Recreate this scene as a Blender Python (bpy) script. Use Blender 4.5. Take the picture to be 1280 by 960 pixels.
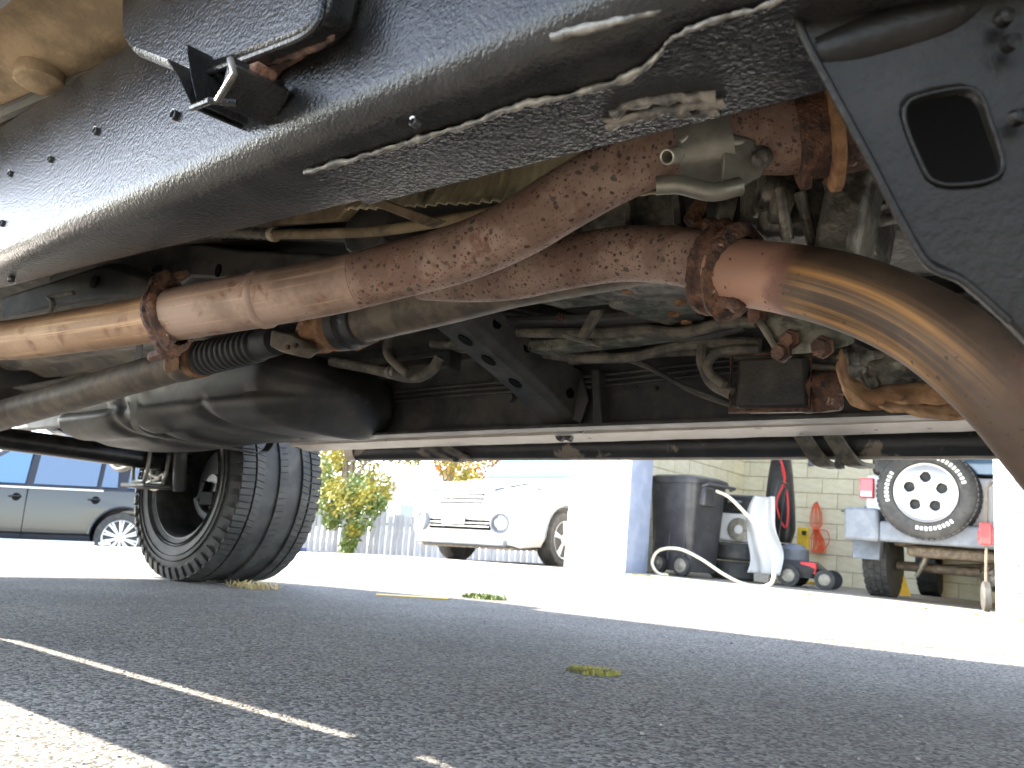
import bpy, bmesh, math, random
from mathutils import Vector, Matrix, noise
from mathutils.geometry import tessellate_polygon
random.seed(7)
R = math.radians
for o in list(bpy.data.objects): bpy.data.objects.remove(o)
scn = bpy.context.scene
col = scn.collection

# ------------------------------------------------------------------ camera
AZ, PITCH, ROLL, CH = R(52), math.atan(0.21), R(3.7), 0.2
_F = Vector((-math.cos(AZ), math.sin(AZ), 0)); _R = Vector((math.sin(AZ), math.cos(AZ), 0)); _U = Vector((0, 0, 1))
CF = _F*math.cos(PITCH) + _U*math.sin(PITCH); _u = _U*math.cos(PITCH) - _F*math.sin(PITCH)
CR = _R*math.cos(ROLL) + _u*math.sin(ROLL); CU = _u*math.cos(ROLL) - _R*math.sin(ROLL)
CP = Vector((0, 0, CH))
cd = bpy.data.cameras.new('camera'); cam = bpy.data.objects.new('camera', cd); col.objects.link(cam)
m = Matrix((CR, CU, -CF)).transposed().to_4x4(); m.translation = CP; cam.matrix_world = m
cd.sensor_width = 36; cd.sensor_fit = 'HORIZONTAL'; cd.lens = 28.125
cd.clip_start = 0.02; cd.clip_end = 600
cd.dof.use_dof = True; cd.dof.focus_distance = 1.15; cd.dof.aperture_fstop = 11
scn.camera = cam

# ------------------------------------------------------------------ sky, sun, exposure
SUN = Vector((1.5, 0.5, -1.0)).normalized()          # direction the light travels
w = bpy.data.worlds.new('World'); scn.world = w; w.use_nodes = True
nt = w.node_tree; bg = nt.nodes['Background']; sky = nt.nodes.new('ShaderNodeTexSky')
sky.sky_type = 'NISHITA'; sky.sun_disc = False
sky.sun_elevation = math.asin(-SUN.z); sky.sun_rotation = math.atan2(-SUN.x, -SUN.y) % (2*math.pi)
hs_ = nt.nodes.new('ShaderNodeHueSaturation'); hs_.inputs['Saturation'].default_value = .65   # light haze: a paler sky all round
nt.links.new(sky.outputs[0], hs_.inputs['Color']); nt.links.new(hs_.outputs[0], bg.inputs[0]); bg.inputs[1].default_value = 0.082; sky.dust_density = .25; sky.ozone_density = 0; sky.air_density = .8
sd = bpy.data.lights.new('sun', 'SUN'); sd.energy = 2.7; sd.angle = R(0.53); sd.color = (1, 0.90, 0.76)
so = bpy.data.objects.new('sun', sd); col.objects.link(so); so.rotation_euler = SUN.to_track_quat('-Z', 'Y').to_euler()
scn.view_settings.view_transform = 'Standard'; scn.view_settings.look = 'None'
scn.view_settings.gamma = 1; scn.view_settings.use_curve_mapping = False
scn.view_settings.exposure = 4.12
scn.cycles.max_bounces = 10; scn.cycles.diffuse_bounces = 6; scn.cycles.use_denoising = True
scn.cycles.sample_clamp_indirect = 8

# ------------------------------------------------------------------ helpers
def P(px, py, X=None, Y=None, Z=None, D=None):
    """point of the measured survey ray (photo pixel) on the plane X=, Y=, Z= or at depth D"""
    d = CF + CR*((px-640)/1000) - CU*((py-480)/1000)
    t = X/d.x if X is not None else Y/d.y if Y is not None else (Z-CH)/d.z if Z is not None else D
    return CP + d*t

def V(*a): return Vector(a)
def spl(pts, n=8):
    pts = [Vector(p) for p in pts]; out = []
    for i in range(len(pts)-1):
        p0 = pts[i-1] if i else pts[0]*2-pts[1]; p1, p2 = pts[i], pts[i+1]
        p3 = pts[i+2] if i+2 < len(pts) else p2*2-p1
        for k in range(n):
            t = k/n
            out.append(0.5*((2*p1)+(p2-p0)*t+(2*p0-5*p1+4*p2-p3)*t*t+(3*p1-p0-3*p2+p3)*t**3))
    out.append(pts[-1]); return out

class MB:
    def __init__(s): s.v = []; s.f = []; s.uv = None
    def add(s, vs, fs):
        b = len(s.v); s.v += [Vector(p) for p in vs]; s.f += [tuple(b+i for i in f) for f in fs]; return s
    def box(s, c, d, rot=None, taper=1.0):
        c = Vector(c); x, y, z = d[0]/2, d[1]/2, d[2]/2
        vs = [V(sx*x*(taper if sz > 0 else 1), sy*y*(taper if sz > 0 else 1), sz*z) for sz in (-1, 1) for sy in (-1, 1) for sx in (-1, 1)]
        if rot is not None: vs = [rot @ p for p in vs]
        return s.add([c+p for p in vs], [(0,2,3,1),(4,5,7,6),(0,1,5,4),(2,6,7,3),(0,4,6,2),(1,3,7,5)])
    def tube(s, path, r, n=16, cap=True, closed=False, flat=None):
        path = [Vector(p) for p in path]; N = len(path)
        rr = r if isinstance(r, (list, tuple)) else [r]*N
        t0 = (path[1]-path[0]).normalized(); up = V(0, 0, 1) if abs(t0.z) < .9 else V(1, 0, 0)
        nrm = (up - t0*up.dot(t0)).normalized(); rings = []; L = 0; uv = []
        for i in range(N):
            if closed: t = (path[(i+1) % N]-path[i-1]).normalized()
            else: t = (path[min(i+1, N-1)]-path[max(i-1, 0)]).normalized()
            nrm = (nrm - t*nrm.dot(t)).normalized(); bi = t.cross(nrm)
            if i: L += (path[i]-path[i-1]).length
            ring = []
            for k in range(n):
                a = 2*math.pi*k/n; ca, sa = math.cos(a), math.sin(a)
                if flat: ca *= flat
                ring.append(path[i]+(nrm*ca+bi*sa)*rr[i]); uv.append((L, abs(k/n-.5)*2, 0))
            rings.append(ring)
        b0 = len(s.v)
        s.loft(rings, cap=cap and not closed, closed=closed)
        if s.uv is None: s.uv = {}
        for i, q in enumerate(uv): s.uv[b0+i] = q
        return s
    def loft(s, rings, cap=True, closed=False, ringclosed=True):
        n = len(rings[0]); N = len(rings); vs = [p for r_ in rings for p in r_]; fs = []
        for i in range(N if closed else N-1):
            j = (i+1) % N
            for k in range(n if ringclosed else n-1):
                l = (k+1) % n; fs.append((i*n+k, i*n+l, j*n+l, j*n+k))
        if cap: fs += [tuple(range(n-1, -1, -1)), tuple((N-1)*n+k for k in range(n))]
        return s.add(vs, fs)
    def lathe(s, c, axis, prof, n=32, cap=True, ear=None, close=False):
        """prof: (distance along axis, radius)"""
        c = Vector(c); ax = Vector(axis).normalized(); up = V(0, 0, 1) if abs(ax.z) < .9 else V(1, 0, 0)
        a1 = (up-ax*up.dot(ax)).normalized(); a2 = ax.cross(a1); rings = []
        for d, r in prof:
            rings.append([c+ax*d+(a1*math.cos(2*math.pi*k/n)+a2*math.sin(2*math.pi*k/n))*(r*(ear(2*math.pi*k/n) if ear else 1)) for k in range(n)])
        return s.loft(rings, cap=cap, closed=close)
    def prism(s, poly, off):
        """poly: 3-D points of a planar polygon; off: extrusion vector"""
        poly = [Vector(p) for p in poly]; off = Vector(off); n = len(poly)
        tri = tessellate_polygon([poly])
        fs = [tuple(t) for t in tri] + [tuple(n+i for i in reversed(t)) for t in tri]
        fs += [(i, (i+1) % n, n+(i+1) % n, n+i) for i in range(n)]
        return s.add(poly+[p+off for p in poly], fs)
    def plate(s, outer, hole, off):
        """prism with one hole; outer and hole are loops of the same length"""
        off = Vector(off); n = len(outer); a = [Vector(p) for p in outer]; h = [Vector(p) for p in hole]
        vs = a+h+[p+off for p in a]+[p+off for p in h]; fs = []
        for i in range(n):
            j = (i+1) % n
            fs += [(i, j, n+j, n+i), (2*n+j, 2*n+i, 3*n+i, 3*n+j), (i, 2*n+i, 2*n+j, j), (n+i, n+j, 3*n+j, 3*n+i)]
        return s.add(vs, fs)
    def grid(s, fn, nu, nv):
        vs = [fn(i/nu, j/nv) for i in range(nu+1) for j in range(nv+1)]
        return s.add(vs, [(i*(nv+1)+j, (i+1)*(nv+1)+j, (i+1)*(nv+1)+j+1, i*(nv+1)+j+1) for i in range(nu) for j in range(nv)])
    def jitter(s, amp, freq, seed=0):
        s.v = [p + noise.noise_vector(p*freq+V(seed, 0, 0))*amp + noise.noise_vector(p*freq*2.7+V(0, seed, 0))*amp*.5 for p in s.v]; return s
    def xf(s, M):
        s.v = [M @ p for p in s.v]; return s
    def build(s, name, mat, parent=None, smooth=35, bevel=0, solid=0, kind=None, label=None):
        me = bpy.data.meshes.new(name)
        off = base_of(parent)
        me.from_pydata([tuple(p-off) for p in s.v], [], s.f)
        bm = bmesh.new(); bm.from_mesh(me); bmesh.ops.recalc_face_normals(bm, faces=bm.faces); bm.to_mesh(me); bm.free()
        me.materials.append(mat)
        if s.uv is not None:
            at = me.attributes.new('suv', 'FLOAT_VECTOR', 'POINT')
            for i in range(len(me.vertices)): at.data[i].vector = s.uv.get(i, (0, 0, 0))
        if smooth:
            me.polygons.foreach_set('use_smooth', [True]*len(me.polygons)); me.set_sharp_from_angle(angle=R(smooth))
        o = bpy.data.objects.new(name, me); col.objects.link(o)
        if parent is not None: o.parent = parent
        if bevel:
            b = o.modifiers.new('bevel', 'BEVEL'); b.width = bevel; b.segments = 2; b.limit_method = 'ANGLE'; b.angle_limit = R(40)
        if solid:
            b = o.modifiers.new('solid', 'SOLIDIFY'); b.thickness = solid; b.offset = 0
        if kind: o['kind'] = kind
        if label: o['label'] = label
        return o
BASE = {}
def base_of(parent):
    """parts of a thing flagged as world-built are authored in world coordinates"""
    while parent is not None:
        if parent.name in BASE: return BASE[parent.name]
        parent = parent.parent
    return V(0, 0, 0)
def empty(name, loc, rot=(0, 0, 0), world=False):
    o = bpy.data.objects.new(name, None); col.objects.link(o); o.location = loc; o.rotation_euler = rot; o.empty_display_size = .1
    if world: BASE[o.name] = Vector(loc)
    return o
def tag(o, label, cat, group=None, kind=None):
    if label: o['label'] = label
    if cat: o['category'] = cat
    if group: o['group'] = group
    if kind: o['kind'] = kind
    return o
def inst(o, parent, loc, rot=(0, 0, 0), scale=(1, 1, 1)):
    c = o.copy(); col.objects.link(c); c.parent = parent; c.location = loc; c.rotation_euler = rot; c.scale = scale; return c

# ------------------------------------------------------------------ materials
def mat(name, c1, c2=None, rough=.6, metal=0, scale=8, lo=.4, hi=.62, detail=6, bump=0, bscale=90, bdist=.002, bdetail=3,
        spots=None, layer=None, streak=None, swin=None, lend=None, rvar=0, spec=.5, rnd=0, vor=None, coat=0, stretch=None, emit=None, trans=0, alpha=None):
    m = bpy.data.materials.new(name); m.use_nodes = True; n = m.node_tree.nodes; L = m.node_tree.links.new
    b = n['Principled BSDF']; tc = n.new('ShaderNodeTexCoord'); co = tc.outputs['Object']
    if stretch:
        mp = n.new('ShaderNodeMapping'); mp.inputs['Scale'].default_value = stretch; L(co, mp.inputs[0]); cs = mp.outputs[0]
    else: cs = co
    def ns(sc, det=detail, src=None, dist=0):
        t = n.new('ShaderNodeTexNoise'); t.inputs['Scale'].default_value = sc; t.inputs['Detail'].default_value = det
        t.inputs['Roughness'].default_value = .62; t.inputs['Distortion'].default_value = dist; L(src or cs, t.inputs['Vector']); return t
    def ramp(src, a, z):
        r = n.new('ShaderNodeMapRange'); r.interpolation_type = 'SMOOTHSTEP'; r.inputs[1].default_value = a; r.inputs[2].default_value = z; L(src, r.inputs[0]); return r.outputs[0]
    def mix(f, a, bb):
        x = n.new('ShaderNodeMix'); x.data_type = 'RGBA'
        if isinstance(f, float): x.inputs[0].default_value = f
        else: L(f, x.inputs[0])
        for s_, q in ((6, a), (7, bb)):
            if isinstance(q, tuple): x.inputs[s_].default_value = (*q, 1)
            else: L(q, x.inputs[s_])
        return x.outputs[2]
    c = c1
    base = ns(scale)
    if c2: c = mix(ramp(base.outputs['Fac'], lo, hi), c1, c2)
    for lay in (layer or []):                                     # (colour, scale, lo, hi)
        c = mix(ramp(ns(lay[1], 5, dist=.5).outputs['Fac'], lay[2], lay[3]), c, lay[0])
    if streak:                                                    # along a tube: (colour, lo, hi)
        at = n.new('ShaderNodeAttribute'); at.attribute_name = 'suv'
        mp = n.new('ShaderNodeMapping'); mp.inputs['Scale'].default_value = streak[3]; L(at.outputs['Vector'], mp.inputs[0])
        fac = ramp(ns(1, 5, mp.outputs[0]).outputs['Fac'], streak[1], streak[2])
        def mul(a, b_):
            x = n.new('ShaderNodeMath'); x.operation = 'MULTIPLY'; L(a, x.inputs[0]); L(b_, x.inputs[1]); return x.outputs[0]
        if swin or lend:
            sx = n.new('ShaderNodeSeparateXYZ'); L(at.outputs['Vector'], sx.inputs[0])
            wb = n.new('ShaderNodeMath'); wb.operation = 'MULTIPLY_ADD'; wb.inputs[1].default_value = .05; L(ns(22, 4).outputs['Fac'], wb.inputs[0]); L(sx.outputs[0], wb.inputs[2])
        if swin: fac = mul(mul(fac, ramp(wb.outputs[0], swin[0], swin[0]+.12)), mul(ramp(sx.outputs[1], swin[1], swin[2]), ramp(sx.outputs[1], swin[4], swin[3])))
        c = mix(fac, c, streak[0])
        for cl, l0, l1 in (lend or []): c = mix(ramp(wb.outputs[0], l0, l1), c, cl)
    sfac = None
    for sp in (spots or []):                                      # (colour, scale, radius)
        vt = n.new('ShaderNodeTexVoronoi'); vt.inputs['Scale'].default_value = sp[1]; wv = ns(sp[1]*1.5, 2)
        ad = n.new('ShaderNodeVectorMath'); ad.operation = 'MULTIPLY_ADD'; ad.inputs[1].default_value = (.6/sp[1],)*3; L(wv.outputs['Color'], ad.inputs[0]); L(co, ad.inputs[2]); L(ad.outputs[0], vt.inputs['Vector'])
        pick = n.new('ShaderNodeSeparateColor'); L(vt.outputs['Color'], pick.inputs[0])
        th = n.new('ShaderNodeMath'); th.operation = 'MULTIPLY'; th.inputs[1].default_value = sp[2]; L(pick.outputs[0], th.inputs[0])
        df = n.new('ShaderNodeMath'); df.operation = 'SUBTRACT'; L(th.outputs[0], df.inputs[0]); L(vt.outputs['Distance'], df.inputs[1])
        sfac = ramp(df.outputs[0], 0, .12); c = mix(sfac, c, sp[0])
    if vor:                                                       # aggregate: (scale, low, high)
        vt = n.new('ShaderNodeTexVoronoi'); vt.inputs['Scale'].default_value = vor[0]; L(co, vt.inputs['Vector'])
        bw = n.new('ShaderNodeSeparateColor'); L(vt.outputs['Color'], bw.inputs[0])
        mr = n.new('ShaderNodeMapRange'); mr.inputs[3].default_value = vor[1]; mr.inputs[4].default_value = vor[2]; L(bw.outputs[1], mr.inputs[0])
        hs = n.new('ShaderNodeVectorMath'); hs.operation = 'SCALE'; L(mr.outputs[0], hs.inputs['Scale'])
        if isinstance(c, tuple): hs.inputs[0].default_value = c
        else: L(c, hs.inputs[0])
        c = hs.outputs[0]
    if rnd:
        oi = n.new('ShaderNodeObjectInfo'); mr = n.new('ShaderNodeMapRange'); mr.inputs[3].default_value = 1-rnd; mr.inputs[4].default_value = 1+rnd; L(oi.outputs['Random'], mr.inputs[0])
        hs = n.new('ShaderNodeVectorMath'); hs.operation = 'SCALE'; L(mr.outputs[0], hs.inputs['Scale'])
        if isinstance(c, tuple): hs.inputs[0].default_value = c
        else: L(c, hs.inputs[0])
        c = hs.outputs[0]
    if isinstance(c, tuple): b.inputs['Base Color'].default_value = (*c, 1)
    else: L(c, b.inputs['Base Color'])
    b.inputs['Metallic'].default_value = metal; b.inputs['Specular IOR Level'].default_value = spec
    b.inputs['Coat Weight'].default_value = coat
    if trans: b.inputs['Transmission Weight'].default_value = trans; b.inputs['IOR'].default_value = 1.1
    if rvar:
        mr = n.new('ShaderNodeMapRange'); mr.inputs[3].default_value = max(0, rough-rvar); mr.inputs[4].default_value = min(1, rough+rvar)
        L(ns(scale*3).outputs['Fac'], mr.inputs[0]); L(mr.outputs[0], b.inputs['Roughness'])
    else: b.inputs['Roughness'].default_value = rough
    if bump:
        bn = n.new('ShaderNodeBump'); bn.inputs['Strength'].default_value = bump; bn.inputs['Distance'].default_value = bdist
        if vor: L(vt.outputs['Distance'], bn.inputs['Height']); bn.invert = True
        else: L(ns(bscale, bdetail).outputs['Fac'], bn.inputs['Height'])
        if vor:
            b2 = n.new('ShaderNodeBump'); b2.inputs['Strength'].default_value = bump; b2.inputs['Distance'].default_value = bdist
            L(ns(bscale, 5).outputs['Fac'], b2.inputs['Height']); L(bn.outputs[0], b2.inputs['Normal']); bn = b2
        L(bn.outputs[0], b.inputs['Normal'])
    return m

M_coat = mat('black_chassis_coating', (.009, .009, .009), (.02, .019, .018), spec=.26, rough=.2, rvar=.05, scale=14, bump=.42, bscale=270, bdist=.0025, bdetail=2)
M_gus = mat('black_plate_coating', (.006, .0052, .0045), (.012, .0105, .009), rough=.42, rvar=.06, scale=10, bump=.4, bscale=170, bdist=.002, bdetail=3, spec=.18)
M_coat2 = mat('dusty_chassis_coating', (.018, .017, .016), (.075, .066, .052), rough=.55, rvar=.12, scale=9, lo=.45, hi=.75, bump=.4, bscale=150, bdist=.003)
M_far = mat('dark_dusty_frame', (.022, .021, .020), (.07, .064, .054), rough=.6, rvar=.15, scale=7, bump=.3, bscale=120, layer=[((.10, .07, .045), 15, .62, .74)])
M_rust = mat('rusty_exhaust', (.165, .102, .076), (.275, .19, .148), rough=.68, rvar=.12, scale=14, bump=.35, bscale=220, bdist=.0016, spec=.28,
             layer=[((.15, .075, .048), 28, .56, .7)], spots=[((.13, .062, .042), 260, .5), ((.065, .04, .032), 120, .42), ((.085, .068, .056), 62, .32)])
M_pink = mat('dusty_rust_exhaust', (.165, .108, .08), (.265, .182, .14), rough=.62, rvar=.12, scale=12, bump=.25, bscale=240, bdist=.0014, spec=.3,
             layer=[((.14, .065, .04), 30, .56, .72)], streak=((.40, .27, .18), .52, .75, (3, 14, 1)), spots=[((.07, .04, .03), 120, .16)])
M_tan = mat('tan_exhaust_end', (.22, .13, .075), (.30, .19, .115), rough=.62, rvar=.12, scale=10, bump=.2, bscale=200, spec=.3, streak=((.44, .28, .15), .48, .7, (2.5, 12, 1)), layer=[((.15, .07, .04), 18, .55, .7)])
M_crust = mat('flaking_rust', (.045, .020, .014), (.14, .066, .036), rough=.72, rvar=.2, scale=45, bump=1, bscale=180, bdist=.004, layer=[((.36, .27, .2), 60, .63, .7), ((.02, .012, .01), 40, .56, .68)])
M_orange = mat('orange_rust', (.17, .078, .032), (.29, .155, .07), rough=.75, scale=30, bump=.6, bscale=200, layer=[((.08, .035, .02), 40, .55, .68)])
M_dustfloor = mat('dusty_floor_pan', (.16, .115, .065), (.30, .215, .125), rough=.85, scale=9, bump=.5, bscale=120, bdist=.003, layer=[((.07, .055, .04), 7, .56, .7)])
M_floor = mat('dark_floor_pan', (.05, .045, .037), (.13, .112, .085), rough=.8, scale=6, bump=.4, bscale=90, layer=[((.02, .019, .018), 5, .55, .7)])
M_shield = mat('dusty_heat_shield', (.42, .35, .22), (.55, .46, .30), rough=.7, metal=0, scale=14, bump=.4, bscale=160, layer=[((.11, .085, .055), 10, .56, .7)])
M_shaft = mat('dusty_drive_shaft', (.075, .06, .045), (.155, .12, .082), rough=.6, rvar=.12, scale=20, bump=.2, bscale=180, layer=[((.14, .065, .03), 26, .64, .74)])
M_tank = mat('grimy_tank_plastic', (.024, .023, .022), (.062, .056, .048), rough=.5, rvar=.1, scale=6, bump=.15, bscale=60, layer=[((.10, .085, .065), 9, .6, .78)])
M_rub = mat('black_rubber', (.012, .012, .012), (.03, .029, .027), rough=.6, scale=20, bump=.15, bscale=150)
M_tyre = mat('tyre_rubber', (.022, .022, .021), (.042, .041, .038), rough=.72, scale=12, bump=.2, bscale=120, bdist=.001, layer=[((.075, .066, .052), 6, .58, .74)])
M_alum = mat('grimy_cast_aluminium', (.10, .092, .078), (.22, .20, .165), rough=.5, metal=.55, scale=24, bump=.6, bscale=120, bdist=.003, layer=[((.035, .03, .025), 18, .5, .64), ((.13, .07, .03), 30, .66, .74)])
M_pan = mat('grey_green_grime', (.085, .085, .065), (.21, .20, .15), rough=.65, metal=.1, scale=30, bump=.6, bscale=100, bdist=.003, layer=[((.03, .03, .025), 22, .52, .66), ((.16, .075, .03), 14, .66, .74)])
M_grey = mat('grey_bracket', (.19, .18, .15), (.27, .25, .205), rough=.42, metal=.5, scale=20, bump=.2, bscale=180, layer=[((.10, .08, .055), 18, .57, .7)])
M_hose = mat('dusty_hose', (.07, .062, .05), (.16, .135, .1), rough=.7, scale=30, bump=.3, bscale=150)
M_black = mat('black_plastic', (.012, .012, .013), (.022, .022, .022), rough=.4, scale=20, bump=.1, bscale=150)
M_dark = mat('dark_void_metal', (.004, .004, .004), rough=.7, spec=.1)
M_bright = mat('worn_bright_edge', (.45, .42, .36), (.6, .56, .48), rough=.35, metal=.5, scale=60)
M_weld = mat('coated_weld_bead', (.04, .037, .033), (.15, .135, .11), rough=.36, scale=60, bump=.5, bscale=200)
M_rocker = mat('pale_rocker_lip', (.72, .62, .52), (.80, .70, .60), rough=.5, scale=14, layer=[((.05, .045, .04), 16, .64, .68)], bump=.2, bscale=100)
M_step = mat('step_bar_black', (.015, .015, .015), (.03, .029, .028), rough=.42, scale=12, bump=.2, bscale=160, layer=[((.20, .16, .12), 9, .60, .66)])
M_body = mat('black_body_paint', (.014, .014, .015), (.03, .028, .026), rough=.45, scale=8)
M_asph = mat('asphalt', (.094, .088, .079), (.134, .126, .113), rough=.86, scale=1.6, lo=.35, hi=.65, vor=(200, .22, 2.1), bump=.9, bscale=300, bdist=.0035, spec=.35, layer=[((.12, .105, .085), 2.6, .56, .78)])
M_apron = M_asph
M_conc = mat('garage_floor_concrete', (.20, .18, .15), (.28, .26, .22), rough=.85, scale=5)
def blk(name, a, b, **k): return mat(name, a, b, rough=.8, scale=5, bump=.5, bscale=90, bdist=.004, rnd=.05, **k)
M_wblock = blk('white_painted_block', (.56, .55, .53), (.64, .63, .61), layer=[((.30, .27, .22), 7, .70, .75)])
M_wmort = mat('white_painted_mortar', (.26, .24, .21), (.36, .34, .31), rough=.9, scale=9)
M_yblock = blk('cream_painted_block', (.72, .66, .46), (.78, .73, .54), layer=[((.42, .37, .25), 6, .66, .74)])
M_ymort = mat('cream_painted_mortar', (.36, .32, .2), (.52, .47, .3), rough=.9, scale=9)
M_trim = mat('white_trim', (.66, .70, .74), rough=.5, scale=6, bump=.1, bscale=40)
M_bluetrim = mat('blue_grey_jamb', (.20, .235, .32), (.25, .285, .37), rough=.6, scale=5)
M_bin = mat('charcoal_bin_plastic', (.022, .022, .024), (.04, .04, .042), rough=.42, scale=6, layer=[((.12, .11, .1), 5, .62, .76)], bump=.1, bscale=60)
M_wpaint = mat('white_car_paint', (.56, .56, .55), rough=.25, coat=.6)
M_bpaint = mat('black_car_paint', (.010, .011, .014), rough=.14, coat=.25, spec=.4)
M_glass = mat('tinted_glass', (.06, .10, .16), rough=.05, spec=.8, coat=.5)
M_bglass = mat('blue_tinted_glass', (.07, .15, .25), rough=.06, spec=.8)
M_chrome = mat('bright_alloy', (.42, .42, .42), rough=.34, metal=.8)
M_silver = mat('silver_wheel_paint', (.60, .60, .60), rough=.35, metal=.5)
M_greypl = mat('grey_bumper_plastic', (.11, .125, .145), (.15, .165, .185), rough=.55, scale=8, bump=.2, bscale=90)
M_lens = mat('clear_lamp_lens', (.30, .31, .32), rough=.1, spec=.8, coat=.5)
M_red = mat('red_lens', (.55, .02, .03), rough=.2, coat=.5)
M_redp = mat('red_plastic', (.6, .03, .03), rough=.4)
M_orangep = mat('orange_cord_sheath', (.75, .12, .04), rough=.5)
M_yel = mat('yellow_paint', (.72, .48, .03), (.6, .38, .03), rough=.5, scale=10)
M_beige = mat('beige_hose', (.55, .49, .36), (.62, .56, .43), rough=.6, scale=12)
M_white = mat('white_sheet', (.5, .5, .49), rough=.7)
M_letter = mat('raised_white_lettering', (.62, .62, .58), rough=.6)
M_wood = mat('weathered_fence_board', (.26, .25, .25), (.36, .345, .33), rough=.9, scale=6, stretch=(6, 6, .6), rnd=.15, bump=.3, bscale=40)
M_bark = mat('bark', (.12, .09, .06), (.2, .16, .11), rough=.9, scale=20, bump=.6, bscale=40)
def leafm(n, a, b): return mat(n, a, b, rough=.6, scale=3, rnd=.1, lo=.35, hi=.65)
M_leafy = leafm('yellow_green_leaf', (.20, .19, .02), (.34, .27, .035)); M_leafg = leafm('green_leaf', (.07, .12, .02), (.16, .19, .03))
M_leafo = leafm('orange_leaf', (.42, .15, .02), (.45, .26, .03)); M_dry = leafm('dry_straw', (.28, .2, .09), (.38, .3, .13))
M_weed = leafm('weed_green', (.05, .10, .02), (.12, .16, .03)); M_moss = leafm('moss_yellow', (.16, .15, .02), (.28, .24, .04))
M_house = mat('white_house_siding', (.72, .72, .72), rough=.8); M_roof = mat('grey_roof_shingle', (.45, .45, .45), rough=.9)
M_blueobj = mat('navy_plastic', (.02, .03, .12), rough=.5)

# ------------------------------------------------------------------ ground
def sstep(a, b, x):
    t = max(0, min(1, (x-a)/(b-a))); return t*t*(3-2*t)
TILT = R(2.0)
def gz(x, y):
    k = sstep(3.0, 6.8, y)*sstep(-9.5, -6.8, x)
    z = k*(.002 - math.tan(TILT)*(max(-4.4, min(2.5, x))+2.45))
    z -= .38*sstep(-7.8, -11.5, x) if False else .38*sstep(7.8, 11.5, -x)
    return z
def gpos(x, y): return V(x, y, gz(x, y))
g = MB()
xs = [-260, -160, -90, -50, -30, -22]+[-18+i*.5 for i in range(45)]+[6, 10, 20, 40, 90, 200]
ys = [-200, -90, -40, -15, -6, -3]+[-1+i*.5 for i in range(43)]+[25, 35, 60, 120, 260]
g.grid(lambda u, v: gpos(xs[round(u*(len(xs)-1))], ys[round(v*(len(ys)-1))]), len(xs)-1, len(ys)-1)
tag(g.build('asphalt_ground', M_asph), None, None, kind='structure')
M_apr = mat('pale_concrete_apron', (.42, .40, .36), (.52, .50, .45), rough=.9, scale=2, bump=.3, bscale=120)
g = MB(); g.grid(lambda u, v: gpos(-9.0+19*u, 2.80+4.35*v)+V(0, 0, .0015), 76, 42)
tag(g.build('concrete_apron', M_apr), None, None, kind='structure')
# ------------------------------------------------------------------ the truck
TR = tag(empty('pickup_truck', (-1.5, 1.05, 0), world=True), 'black pickup truck overhead, seen from below with rusty exhaust pipes and black frame', 'pickup truck')
def rr_ring(x, y0, y1, z0, z1, ro=.028, ri=.012):
    """rounded rectangle in the YZ plane (y0 outer side)"""
    pts = []
    for cy, cz, a0, r in ((y0+ro, z0+ro, 180, ro), (y1-ri, z0+ri, 270, ri), (y1-ri, z1-ri, 0, ri), (y0+ri, z1-ri, 90, ri)):
        for k in range(5):
            a = R(a0+k*22.5); pts.append(V(x, cy+r*math.cos(a), cz+r*math.sin(a)))
    return pts
# near frame rail
prof = [(-4.3, .40, .50, .72, .86), (-3.6, .385, .48, .74, .88), (-3.0, .375, .46, .66, .84), (-2.6, .357, .44, .53, .75), (-1.9, .357, .425, .522, .745), (-1.27, .357, .417, .52, .742), (-1.0, .358, .437, .52, .742), (-.75, .359, .46, .52, .742),
        (-.52, .360, .48, .52, .742), (-.3, .365, .495, .52, .742), (-.14, .367, .507, .52, .742), (.2, .37, .51, .52, .742), (.8, .37, .50, .56, .76), (1.6, .37, .50, .60, .78)]
def lerp_prof(x):
    for a, b in zip(prof, prof[1:]):
        if a[0] <= x <= b[0]:
            t = (x-a[0])/(b[0]-a[0]); t2 = t
            return [a[i]+(b[i]-a[i])*t2 for i in range(1, 5)]
    return list(prof[-1][1:])
b = MB(); sx = [-4.3+i*.05 for i in range(119)]
b.loft([rr_ring(x, *lerp_prof(x)) for x in sx])
RAIL = b.build('frame_rail', M_coat, TR, smooth=50)
# lap plate under the front half of the rail, with its weld bead
seam = [(380, 216), (440, 199), (500, 181), (545, 168), (590, 154), (650, 131), (700, 122), (745, 110), (780, 98), (808, 82), (830, 60), (846, 44), (880, 30), (930, 15), (1010, -12), (1150, -50), (1350, -100)]
sp3 = [P(x, y, Z=.5165) for x, y in seam]
b = MB(); path = spl(sp3, 10)
rad = [.0019+.0016*noise.noise(p*90)+.002*(1 if 12 < i < 60 else .3)*abs(noise.noise(p*40)) for i, p in enumerate(path)]
b.tube(path, rad, 10).jitter(.0016, 140); b.build('weld_seam', M_weld, RAIL, smooth=60)
b = MB()
top = [p for p in sp3]; low = [V(p.x, lerp_prof(p.x)[1]-.004, .5165) for p in sp3]
b.add([V(*p) for p in top]+low+[p+V(0, 0, .004) for p in top]+[p+V(0, 0, .004) for p in low],
      [(i, i+1, len(top)+i+1, len(top)+i) for i in range(len(top)-1)]+[(2*len(top)+i, i, i+1, 2*len(top)+i+1) for i in range(0)])
b.build('lap_plate', M_coat, RAIL, smooth=0)
b = MB()
for pts in ([(758, 160), (790, 146), (830, 140), (870, 142), (900, 136)], [(764, 143), (800, 128), (845, 122), (895, 118)], [(760, 152), (815, 139), (860, 133), (905, 127)]):
    b.tube(spl([P(x, y, Z=.516) for x, y in pts], 8), .004, 8)
b.jitter(.003, 110, 3); b.build('seam_sealer', M_weld, RAIL, smooth=60)
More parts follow.
